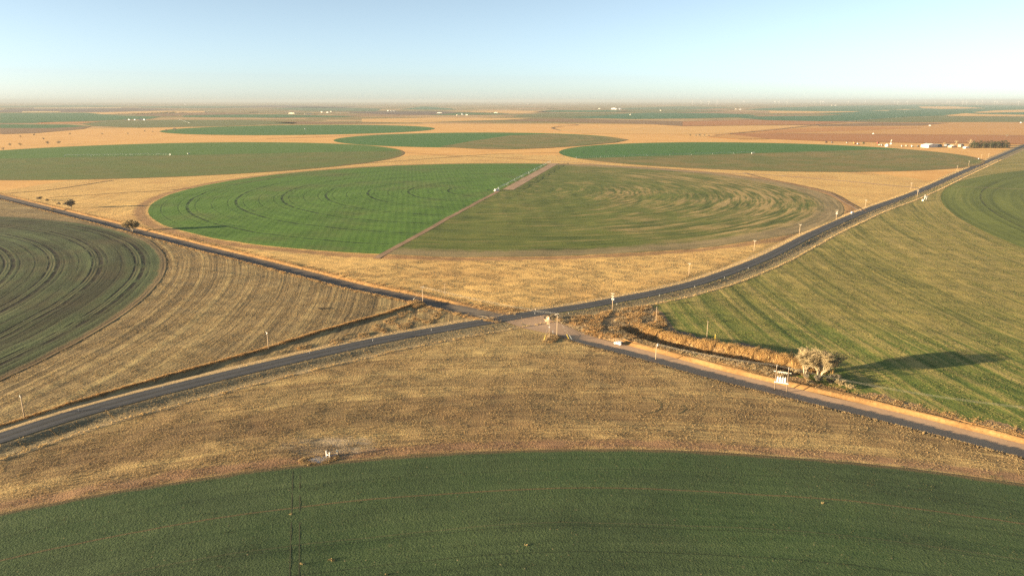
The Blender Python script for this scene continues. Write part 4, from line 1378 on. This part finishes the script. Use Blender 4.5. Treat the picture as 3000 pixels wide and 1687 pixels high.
bare_tree('bare_tree', P3(2842, 424), 15, 'tall pale bare tree at the left end of the evergreens', seed=97, stems=3, depth=4, twigs=9, mats=(m_bark, m_twig))
bare_tree('bare_tree', P3(2800, 424), 12, 'bare tree between the farmhouse sheds', seed=98, stems=3, depth=4, twigs=9, mats=(m_bark, m_twig))
bare_tree('bare_tree', P3(2767, 427), 10, 'bare tree right of the white barn', seed=99, stems=3, depth=4, twigs=9, mats=(m_bark, m_twig))
bare_tree('shrub', P3(2949, 401), 10, 'dark round shrub tree in the orange field at the far right', 'shrub', seed=100, stems=4, depth=4, twigs=9, mats=(m_twig_d, m_twig_d))


def make_evergreen(h=9.0, seed=3):
    r = random.Random(seed)
    root = empty('evergreen_tree', (0, 0, 0))
    MB().tube([(0, 0, -.3), (0, 0, h * .8)], [.28, .06], 7).build('trunk', m_wood_d, root, True)
    K = MB()
    for _ in range(900):
        z = h * (.06 + .94 * r.random() ** 1.25)
        R = h * .27 * math.sqrt(max(0.0, 1 - (z / h) ** 2.6)) * r.uniform(.6, 1.05) + .1
        a = r.uniform(0, 6.283)
        p = Vector((math.cos(a) * R, math.sin(a) * R, z))
        d = Vector((math.cos(a), math.sin(a), r.uniform(-.2, .7))).normalized()
        sd = Vector((-math.sin(a), math.cos(a), r.uniform(-.3, .3))) * r.uniform(.18, .4)
        K.face(p - sd, p + sd, p + d * r.uniform(.5, 1.1))
    K.build('crown', m_leafy, root)
    return root


ever = None
rowp = []
for k in range(16):
    rowp.append((2843 + k * 7.3, 433.5 + (k % 3) * .4, 'front', k))
for k in range(10):
    rowp.append((2852 + k * 10.2, 427.8 + (k % 2) * .5, 'back', k))
for (px, py, row, k) in rowp:
    e = make_evergreen() if ever is None else copy_tree(ever)
    ever = ever or e
    e.location = P3(px, py)
    s = random.uniform(.85, 1.2)
    e.scale = (s * 1.75, s * 1.75, s * 1.35)
    e.rotation_euler = (0, 0, random.uniform(0, 6))
    tag(e, f'dark evergreen tree, {ORD[k]} from left in the {row} row beside the paved road', 'tree', 'evergreen windbreak at the farmyard')

# ------------------------------------------------------------------ buildings
def building(name, px, py, w, d, hw, hr, rz, wall, roof, label, cat, door=True):
    root = empty(name, P3(px, py), rz)
    MB().box((0, 0, hw / 2 - .1), (w, d, hw + .2)).build('wall', wall, root)
    R = MB()
    o = .4
    R.prism([(-w / 2 - o, hw - .05), (w / 2 + o, hw - .05), (w / 2 + o, hw + .12), (0, hw + hr + .12), (-w / 2 - o, hw + .12)], -d / 2 - o, d / 2 + o)
    R.build('roof', roof, root)
    # gable walls under the roof
    if door:
        MB().box((0, -d / 2 - .06, hw * .38), (w * .28, .1, hw * .76)).build('door', m_roof_g, root)
        for s in (-1, 1):
            f = MB().box((s * w * .33, -d / 2 - .06, hw * .55), (w * .12, .1, hw * .3)).build('window', m_glass, root)
    return tag(root, label, cat)


building('barn', 2722, 432, 30, 22, 6, 3.4, math.radians(20), m_white, m_white, 'large white metal barn in the farmyard at the right', 'barn')
building('shed', 2746, 430.5, 16, 14, 5, 2, math.radians(20), m_roof_d, m_roof_d, 'dark shed right behind the white barn', 'shed')
building('house', 2789, 432.5, 15, 11, 3.4, 2.6, math.radians(15), m_brick, m_cream, 'tan farmhouse between the bare farmyard trees', 'house')
building('shed', 2815, 430.5, 10, 9, 5, 2.2, math.radians(15), m_brick, m_roof_d, 'brown two-storey shed left of the evergreens', 'shed')
building('shed', 2831, 435, 13, 8, 3, 1.6, math.radians(15), m_white, m_white, 'small white shed touching the left end of the evergreens', 'shed')
building('shed', 2776, 428.5, 14, 8, 4, 1.5, math.radians(15), m_roof_d, m_roof_d, 'long dark shed behind the tan farmhouse', 'shed')
far_b = [
    (1799, 321.5, 70, 50, 14, 9, m_white, m_white, 'big white barn alone on the far plain right of centre', 'barn'),
    (1816, 321.0, 46, 40, 14, 5, m_roof_d, m_roof_d, 'grey barn joined to the right of the big far white barn', 'barn'),
    (1756, 319.5, 26, 14, 6, 3, m_cream, m_white, 'low cream shed left of the big far white barn', 'shed'),
    (943, 330, 18, 14, 6, 3, m_cream, m_white, 'cream house, leftmost of the far farmstead left of centre', 'house'),
    (960, 330.6, 22, 14, 5, 3, m_white, m_white, 'white shed in the far farmstead left of centre', 'shed'),
    (970, 328.5, 14, 11, 5, 3, m_cream, m_cream, 'cream shed in the far farmstead behind the white shed', 'shed'),
    (1137, 326.5, 14, 12, 8, 4, m_white, m_white, 'white house with farm bins beside it left of centre', 'house'),
    (1158, 327, 16, 12, 5, 3, m_white, m_roof_g, 'low white shed at the right end of the farmstead with bins', 'shed'),
    (856, 333.5, 58, 24, 6, 2, m_cream, m_cream, 'long cream shed, left one of two on the far green edge', 'shed'),
    (903, 336, 58, 20, 6, 2, m_cream, m_cream, 'long cream shed, right one of two on the far green edge', 'shed'),
    (414, 352, 28, 14, 5, 3, m_white, m_white, 'white shed at the right end of the row in the far left green field', 'shed'),
    (424, 352.6, 10, 10, 5, 2, m_white, m_white, 'small white shed touching the row in the far left green field', 'shed'),
    (379, 352.3, 9, 8, 4, 2, m_white, m_white, 'tiny white shed in the far left green field, second from left', 'shed'),
    (368, 352.3, 8, 8, 4, 2, m_white, m_white, 'tiny white shed in the far left green field, first from left', 'shed'),
    (396, 352.4, 8, 8, 4, 2, m_white, m_roof_g, 'tiny white shed in the far left green field, third from left', 'shed'),
    (1354, 337, 10, 10, 8, 3, m_white, m_white, 'white house in the small far farm right of centre', 'house'),
    (1368, 338, 18, 12, 5, 2, m_cream, m_cream, 'cream shed at the right of the small far farm', 'shed'),
    (1341, 338.5, 18, 12, 4, 2, m_cream, m_cream, 'cream shed at the left of the small far farm', 'shed'),
    (1288, 332, 46, 14, 4, 3, m_cream, m_white, 'long low white roofed shed before the plum field', 'shed'),
    (1453, 331.5, 34, 18, 6, 3, m_cream, m_roof_d, 'cream house at the end of the far tree belt', 'house'),
    (2168, 321.8, 26, 20, 8, 3, m_white, m_roof_d, 'white house at the end of the dark far trees right of centre', 'house'),
    (2155, 321.6, 22, 14, 6, 3, m_cream, m_cream, 'cream shed left of the white house by the dark far trees', 'shed'),
    (2448, 309.8, 34, 26, 9, 4, m_white, m_white, 'white barn on the hazy plain beyond the teal fields', 'barn'),
    (2437, 310, 20, 20, 7, 3, m_cream, m_cream, 'cream shed left of the hazy white barn', 'shed'),
    (1848, 337.3, 14, 10, 5, 2, m_cream, m_cream, 'lone cream hut in the far teal field', 'hut'),
    (1935, 325.2, 14, 10, 6, 2, m_cream, m_cream, 'lone cream hut right of the far white barn', 'hut'),
    (542, 307, 30, 22, 9, 4, m_white, m_white, 'white house on the hazy plain left of centre', 'house'),
    (842, 311, 50, 20, 7, 3, m_white, m_white, 'long white shed on the hazy plain left of centre', 'shed'),
    (807, 307, 34, 24, 9, 4, m_white, m_white, 'white barn left of the long shed on the hazy plain', 'barn'),
    (152, 299, 50, 40, 14, 5, m_white, m_white, 'left one of a pair of white barns near the left horizon', 'barn'),
    (158, 299.2, 50, 40, 14, 5, m_white, m_white, 'right one of a pair of white barns near the left horizon', 'barn'),
    (1525, 306, 60, 34, 10, 4, m_white, m_white, 'white barn near the horizon right of centre', 'barn'),
    (1548, 306, 70, 30, 8, 4, m_white, m_cream, 'cream long barn near the horizon right of centre', 'barn'),
    (2558, 394, 5, 4, 3, 1.2, m_white, m_white, 'tiny white hut between the orange and red fields', 'hut'),
    (2724, 369.5, 7, 6, 3, 1.5, m_white, m_white, 'tiny white hut in the far orange field', 'hut'),
    (2992, 361, 10, 7, 3.5, 1.5, m_white, m_white, 'tiny white hut by the right edge above the orange field', 'hut'),
]
for (px, py, w, d, hw, hr, mw, mr, lab, cat) in far_b:
    building(cat if cat != 'hut' else 'hut', px, py, w, d, hw, hr, math.radians(random.choice((-38, -41, 50))) * .4, mw, mr, lab, cat, door=w > 12)


def grain_bin(px, py, r, h, label, mat=m_galv):
    root = empty('grain_bin', P3(px, py))
    MB().tube([(0, 0, -.2), (0, 0, h)], r, 16).build('wall', mat, root, True)
    MB().tube([(0, 0, h - .02), (0, 0, h + r * .5), (0, 0, h + r * .55)], [r * 1.04, r * .2, r * .15], 16).build('roof', mat, root)
    return tag(root, label, 'grain bin')


grain_bin(1146, 326.8, 5, 9, 'steel grain bin beside the white house left of centre')
grain_bin(1153, 327, 5, 8, 'right steel grain bin beside the white house left of centre')
grain_bin(1357, 337.2, 4, 7, 'steel grain bin touching the white house of the small far farm')
grain_bin(2598, 430, 4.5, 5, 'squat white tank at the left side of the farmyard', m_white)

# clutter of the farmyard: parked machines
def machine(name, px, py, body, label, cat, s=1.0, rz=0.3):
    root = empty(name, P3(px, py), rz, s)
    MB().box((.4, 0, 1.7), (5.2, 2.4, 1.5), 0, .92).build('body', body, root)
    c = MB().box((-1.7, 0, 3.1), (1.7, 2.0, 1.4), 0, .85).build('cab', body, root)
    MB().box((-1.7, 0, 3.2), (1.72, 2.03, .7), 0, .95).build('cab_window', m_glass, c)
    for x, r_ in ((-1.7, 1.0), (2.0, .75)):
        for y in (-1.3, 1.3):
            w = MB().tube([(x, y - .3, r_), (x, y + .3, r_)], r_, 12).build('wheel', m_black, root)
            MB().tube([(x, y - .33, r_), (x, y + .33, r_)], r_ * .5, 10).build('rim', body, w)
    MB().tube([(1.2, .6, 2.4), (1.2, .6, 3.6)], .10, 6).build('exhaust', m_black, root)
    return tag(root, label, cat)


machine('combine', 2504, 423, m_orange, 'orange machine parked at the left of the farmyard row', 'farm machine', 1.5)
machine('truck', 2514, 424.5, m_white, 'white box truck right of the orange machine', 'truck', 1.3)
machine('tractor', 2530, 421.5, m_leafy, 'dark green tractor behind the white box truck', 'tractor', 1.2)
machine('tractor', 2572, 421.5, m_redp, 'red tractor in the farmyard row', 'tractor', 1.2)
machine('truck', 2482, 419.8, m_white, 'small white truck left of the orange machine', 'truck', .9)
machine('truck', 2421, 418.8, m_black, 'dark machine at the far left end of the farmyard row', 'farm machine', 1.1)
machine('truck', 2438, 419, m_roof_d, 'grey machine near the left end of the farmyard row', 'farm machine', 1.0)
machine('truck', 2577, 427, m_cream, 'cream truck left of the squat white tank', 'truck', 1.0)
machine('truck', 2584, 427.5, m_white, 'white truck touching the cream one left of the tank', 'truck', 1.0)
machine('truck', 2643, 430.5, m_cream, 'cream truck in the middle of the farmyard row', 'truck', 1.1)
machine('truck', 2656, 429.5, m_cream, 'cream truck right of the middle of the farmyard row', 'truck', 1.0)
machine('truck', 2673, 431.5, m_cream, 'pale truck with a dark back left of the barn', 'truck', 1.3)
machine('tractor', 2690, 431, m_roof_d, 'dark tractor just left of the white barn', 'tractor', 1.1)


def grain_leg(px, py, h, label):
    root = empty('elevator_tower', P3(px, py))
    for x in (-1, 1):
        for y in (-1, 1):
            MB().tube([(x * 1.4, y * 1.4, 0), (x * .6, y * .6, h)], .14, 5).build('leg', m_galv, root)
    for k in range(4):
        z = h * (k + .5) / 4.5
        MB().box((0, 0, z), (2.4 - k * .35, 2.4 - k * .35, .15)).build('brace', m_galv, root)
    MB().box((0, 0, h + .6), (2.4, 2.0, 1.4), 0, .7).build('head', m_cream, root)
    MB().tube([(0, 0, h), (-2.5, 0, h * .55)], .25, 6).build('chute', m_cream, root)
    MB().tube([(0, 0, -.1), (0, 0, 2.6), (0, 0, 3.4)], [2.8, 2.8, .8], 12).build('hopper', m_white, root)
    return tag(root, label, 'elevator tower')


grain_leg(2610.5, 423, 10, 'slim pale elevator tower standing in the farmyard')


# ------------------------------------------------------------------ center-pivot irrigation machines
def make_tower(h=3.6):
    pass


def pivot_machine(c, end, n, label, wet=False, hgt=3.7):
    c, end = Vector((c[0], c[1], 0)), Vector((end[0], end[1], 0))
    d = end - c
    Lp = d.length
    root = empty('irrigation_machine', (c.x, c.y, tz(c.x, c.y)), math.atan2(d.y, d.x))
    h = hgt
    ct = MB()
    for s in (-1, 1):
        for t in (-1, 1):
            ct.tube([(s * 1.2, t * 1.2, 0), (s * .25, t * .25, h)], .10, 5)
    ct.tube([(0, 0, 0), (0, 0, h + .4)], .14, 7)
    ct.build('pivot_tower', m_galv, root)
    sp = Lp / n
    span0 = tw0 = None
    for k in range(n):
        if span0 is None:
            s = MB()
            s.tube([(0, 0, h)] + [(sp * j / 6, 0, h + .5 * math.sin(math.pi * j / 6)) for j in range(1, 6)] + [(sp, 0, h)], .11, 6)
            for y in (-.8, .8):
                s.tube([(.5, 0, h - .05)] + [(sp * j / 6, y, h - 1.0 + .5 * math.sin(math.pi * j / 6)) for j in range(1, 6)] + [(sp - .5, 0, h - .05)], .04, 4)
                for j in range(1, 6):
                    zt = .5 * math.sin(math.pi * j / 6)
                    s.tube([(sp * (j - .5) / 6, 0, h + .3), (sp * j / 6, y, h - 1.0 + zt)], .035, 4)
                    s.tube([(sp * (j + .5) / 6, 0, h + .3), (sp * j / 6, y, h - 1.0 + zt)], .035, 4)
            for j in range(1, 12):
                s.tube([(sp * j / 12, 0, h), (sp * j / 12, .05, h - 2.1)], .03, 4)
            span0 = s.build('span', m_galv, root)
            t = MB()
            for y in (-1.9, 1.9):
                t.tube([(0, y, .6), (-.1, 0, h)], .09, 5)
                t.tube([(0, y, .6), (.4, 0, h)], .06, 5)
            t.tube([(0, -2.0, .6), (0, 2.0, .6)], .09, 5)
            tw0 = t.build('tower', m_galv, root)
            tw0.location = (sp, 0, 0)
            for y in (-1.9, 1.9):
                MB().tube([(-.16, y, .62), (.16, y, .62)], .62, 12).build('wheel', m_black, tw0)
        else:
            s = copy_tree(span0, root)
            s.location = (sp * k, 0, 0)
            t = copy_tree(tw0, root)
            t.location = (sp * (k + 1), 0, 0)
    return tag(root, label, 'irrigation machine', 'center pivot irrigation machines')


pivot_machine(C1, at(1612, 478), 8, 'long steel irrigation machine along the edge of the big green field at the centre')
pivot_machine(C5, at(1689, 465), 8, 'steel irrigation machine along the split of the right bright green circle')
pivot_machine(C7, at(190, 459), 8, 'steel irrigation machine along the split of the left green circle')
pivot_machine(at(2625, 345), at(2490, 355), 10, 'pale irrigation machine at the bottom of the far teal fields on the right')
pivot_machine(at(554, 361), at(522, 351.5), 6, 'small pale irrigation machine in the far olive field on the left')
pivot_machine(at(2648, 331), at(2658, 327.5), 4, 'short pale irrigation machine in the far teal fields on the right')
strip('path', px_line([(2790, 546), (2850, 549), (2920, 552), (3100, 558)], 6), -1.2, 1.2, m_track, .2)


def pump_set(px, py, label, s=1.0):
    root = empty('pump_station', P3(px, py), .4, s)
    MB().box((0, 0, .1), (5, 4, .3)).build('slab', m_conc, root)
    MB().tube([(-1.2, 0, .2), (-1.2, 0, 1.9), (-1.2, 0, 2.1)], [1.0, 1.0, .3], 12).build('tank', m_white, root, True)
    MB().box((1.0, .2, 1.1), (1.5, 1.3, 1.8)).build('cabinet', m_white, root)
    MB().tube([(0, -.8, .2), (0, -.8, 1.0), (2.0, -.8, 1.0)], .15, 7).build('pipe', m_galv, root)
    return tag(root, label, 'pump station', 'pump stations at pivots')


pump_set(1455, 560, 'white pump tank and cabinet at the middle of the big green field', 1.4)
pump_set(2204, 450.5, 'white pump tank at the middle of the right bright green circle', 1.1)
pump_set(553, 452, 'white pump tank at the middle of the left green circle', 1.2)
pump_set(895, 379.5, 'white pump tank in the deep green circle left of centre', 1.5)
pump_set(2497, 625, 'white pump tank by the paved road near the transformer pole', .8)
pump_set(2868, 466.5, 'cream pump tank at the end of the far olive circle', .9)

# the steel frame with a white post by the right-hand circle
fr = empty('steel_frame', P3(2708, 588), .5)
MB().tube([(0, 0, -.2), (0, 0, 7.2)], [.28, .24], 10).build('post', m_white, fr, True)
for x in (1.5, 5.5):
    for y in (-1.6, 1.6):
        MB().tube([(x, y, 0), (x + (1.2 if x < 3 else -1.2), y * .3, 5.6)], .13, 6).build('leg', m_galv, fr)
MB().tube([(-3.5, 0, 4.6), (1.0, 0, 5.2), (6.5, 0, 5.4)], .16, 7).build('pipe', m_galv, fr)
MB().box((-3.2, -.5, .9), (2.2, 1.8, 1.8)).build('cabinet', m_cream, fr)
tag(fr, 'steel frame with a tall white post beside the right-hand ringed field', 'steel frame')

# the wellhead at the edge of the near field
wh = empty('wellhead', P3(957, 1338), .25)
m_pad = simple_mat('pale blue grey caliche', (.34, .33, .32), .9, 0, .2, 1.0)
pd = MB()
n = 22
ring = []
for k in range(n):
    a = 2 * math.pi * k / n
    q = random.uniform(.85, 1.15)
    ring.append((-2.2 + math.cos(a) * 3.4 * q, -1.0 + math.sin(a) * 2.4 * q))
for k in range(n):
    (x0, y0), (x1, y1) = ring[k], ring[(k + 1) % n]
    pd.face((-2.2, -1.0, .16), (x0, y0, .03), (x1, y1, .03))
pd.build('pad', m_pad, wh)
MB().tube([(0, 0, -.1), (0, 0, 2.3)], .20, 10).build('pipe', m_white, wh, True)
MB().tube([(1.0, -.7, -.1), (1.0, -.7, 1.5), (1.1, -.7, 1.9)], .22, 10).build('pipe', m_white, wh, True)
MB().tube([(0, 0, 1.0), (.5, -.35, .75), (1.0, -.7, .8)], .14, 8).build('elbow', m_galv, wh, True)
MB().tube([(3.4, .4, -.1), (3.4, .4, 1.7)], .07, 6).build('riser', m_cream, wh)
MB().box((3.4, .35, 1.5), (.55, .25, .7)).build('control_box', m_cream, wh)
MB().tube([(1.0, -.7, .5), (3.4, .4, .4)], .09, 6).build('discharge_pipe', m_galv, wh)
tag(wh, 'wellhead with two white pipes on a pale pad beside the near green field', 'wellhead')
ang_ = np.random.default_rng(3)
clumps('weeds', scatter_px([(870, 1350), (900, 1336), (990, 1330), (1000, 1345), (960, 1358), (890, 1366)], 260, 31), .5, .1, 10, STRAW + DULL, seed=31, spread=.8)
# ------------------------------------------------------------------ wind turbines along the right horizon
def make_turbine():
    root = empty('wind_turbine', (0, 0, 0))
    m_tw = simple_mat('turbine white', (.36, .36, .37), .5, 0, .02, 8)
    MB().tube([(0, 0, -1), (0, 0, 45), (0, 0, 92)], [2.6, 2.1, 1.5], 10).build('tower', m_tw, root, True)
    MB().box((0, 1.5, 93.5), (4, 10, 4), 0, .9).build('nacelle', m_tw, root)
    hub = MB().tube([(0, -3.4, 93.5), (0, -5.2, 93.5), (0, -6.6, 93.5)], [1.9, 1.7, .4], 10).build('hub', m_tw, root, True)
    for k in range(3):
        a = 2 * math.pi * k / 3 + .3
        u = Vector((math.sin(a), 0, math.cos(a)))
        s = Vector((math.cos(a), .25, -math.sin(a))).normalized()
        c = Vector((0, -5.0, 93.5))
        b = MB()
        prof = [(1.2, 1.1, .9), (8, 2.0, .45), (22, 1.4, .25), (44, .35, .1)]
        nrm = u.cross(s)
        for (dist, w, t) in prof:
            q = c + u * dist
            b.v += [tuple(q - s * w), tuple(q + nrm * t), tuple(q + s * w), tuple(q - nrm * t)]
        for j in range(3):
            for i in range(4):
                b.f.append((j * 4 + i, j * 4 + (i + 1) % 4, j * 4 + 4 + (i + 1) % 4, j * 4 + 4 + i))
        b.f += [(0, 3, 2, 1), (12, 13, 14, 15)]
        b.build('blade', m_tw, root)
    return root


tb = None
tx = sorted([2029, 2053, 2076, 2101, 2130, 2179, 2270, 2281, 2305, 2386, 2404, 2411, 2484, 2533, 2620, 2629, 2658, 2711, 2737, 2774, 2781, 2796, 2819, 2830, 2861, 2876, 2913, 2920, 2933, 2983])
for i, px in enumerate(tx):
    t = make_turbine() if tb is None else copy_tree(tb)
    tb = tb or t
    py = random.Random(i).uniform(306.0, 308.5)
    x, y = at(px, py)
    t.location = (x, y, 0)
    t.rotation_euler = (0, 0, math.radians(-35 + (i % 4) * 3))
    tag(t, f'faint white wind turbine, {ORD[i]} from left along the hazy right horizon', 'wind turbine', 'wind turbines on the right horizon')

# far woods that read as dark smudges
def far_wood(pts, n, h, seed):
    r = random.Random(seed)
    K = MB()
    for _ in range(n):
        k = r.randrange(len(pts) - 1)
        t = r.random()
        x, y = at(pts[k][0] + (pts[k + 1][0] - pts[k][0]) * t, pts[k][1] + (pts[k + 1][1] - pts[k][1]) * t)
        c = Vector((x + r.uniform(-8, 8), y + r.uniform(-8, 8), h * (.15 + .7 * r.random() ** .8)))
        for _ in range(5):
            a, b = (Vector((r.uniform(-1, 1), r.uniform(-1, 1), r.uniform(-1, 1))).normalized() * h * .22 for _ in range(2))
            K.face(c + a, c + b, c - a * .5 - b * .5)
    o = K.build('far_trees', m_leafy)
    return tag(o, kind='stuff')


for i, (pts, n, h) in enumerate([([(340, 336.5), (390, 335), (412, 335.5)], 160, 10), ([(414, 336), (470, 334), (515, 332)], 320, 14), ([(525, 331.8), (545, 331.5)], 60, 10),
                                 ([(637, 316), (672, 317.5)], 130, 12), ([(730, 331), (756, 330.8)], 120, 9), ([(870, 336), (930, 336.5)], 150, 8),
                                 ([(1333, 331.5), (1420, 331.5)], 240, 9), ([(1440, 331.4), (1450, 331.4)], 60, 9), ([(1604, 319.5), (1628, 319.8)], 140, 12), ([(1455, 311.5), (1480, 311.5)], 90, 12),
                                 ([(2130, 322), (2152, 321.5)], 160, 11), ([(15, 320), (40, 321)], 110, 12), ([(1325, 309.5), (1342, 310)], 60, 14), ([(1030, 308), (1045, 308)], 60, 14),
                                 ([(2480, 325), (2500, 325)], 0, 8), ([(830, 341), (930, 344)], 160, 5), ([(1030, 341.8), (1130, 342)], 160, 5)]):
    if n:
        far_wood(pts, n, h, 200 + i)

# ------------------------------------------------------------------ haze
def haze_box():
    N = bpy.data.materials.new('pale haze')
    N.use_nodes = True
    t = N.node_tree
    for nd in list(t.nodes):
        if nd.type != 'OUTPUT_MATERIAL':
            t.nodes.remove(nd)
    v = t.nodes.new('ShaderNodeVolumePrincipled')
    v.inputs['Color'].default_value = (.30, .345, .395, 1)
    v.inputs['Density'].default_value = HAZE
    v.inputs['Anisotropy'].default_value = 0.0
    t.links.new(v.outputs[0], t.nodes['Material Output'].inputs['Volume'])
    m = MB()
    m.box((0, 36500, 72), (134000, 82000, 152))
    o = m.build('haze', N)
    return tag(o, kind='stuff')


HAZE = 4.5e-5
haze_box()
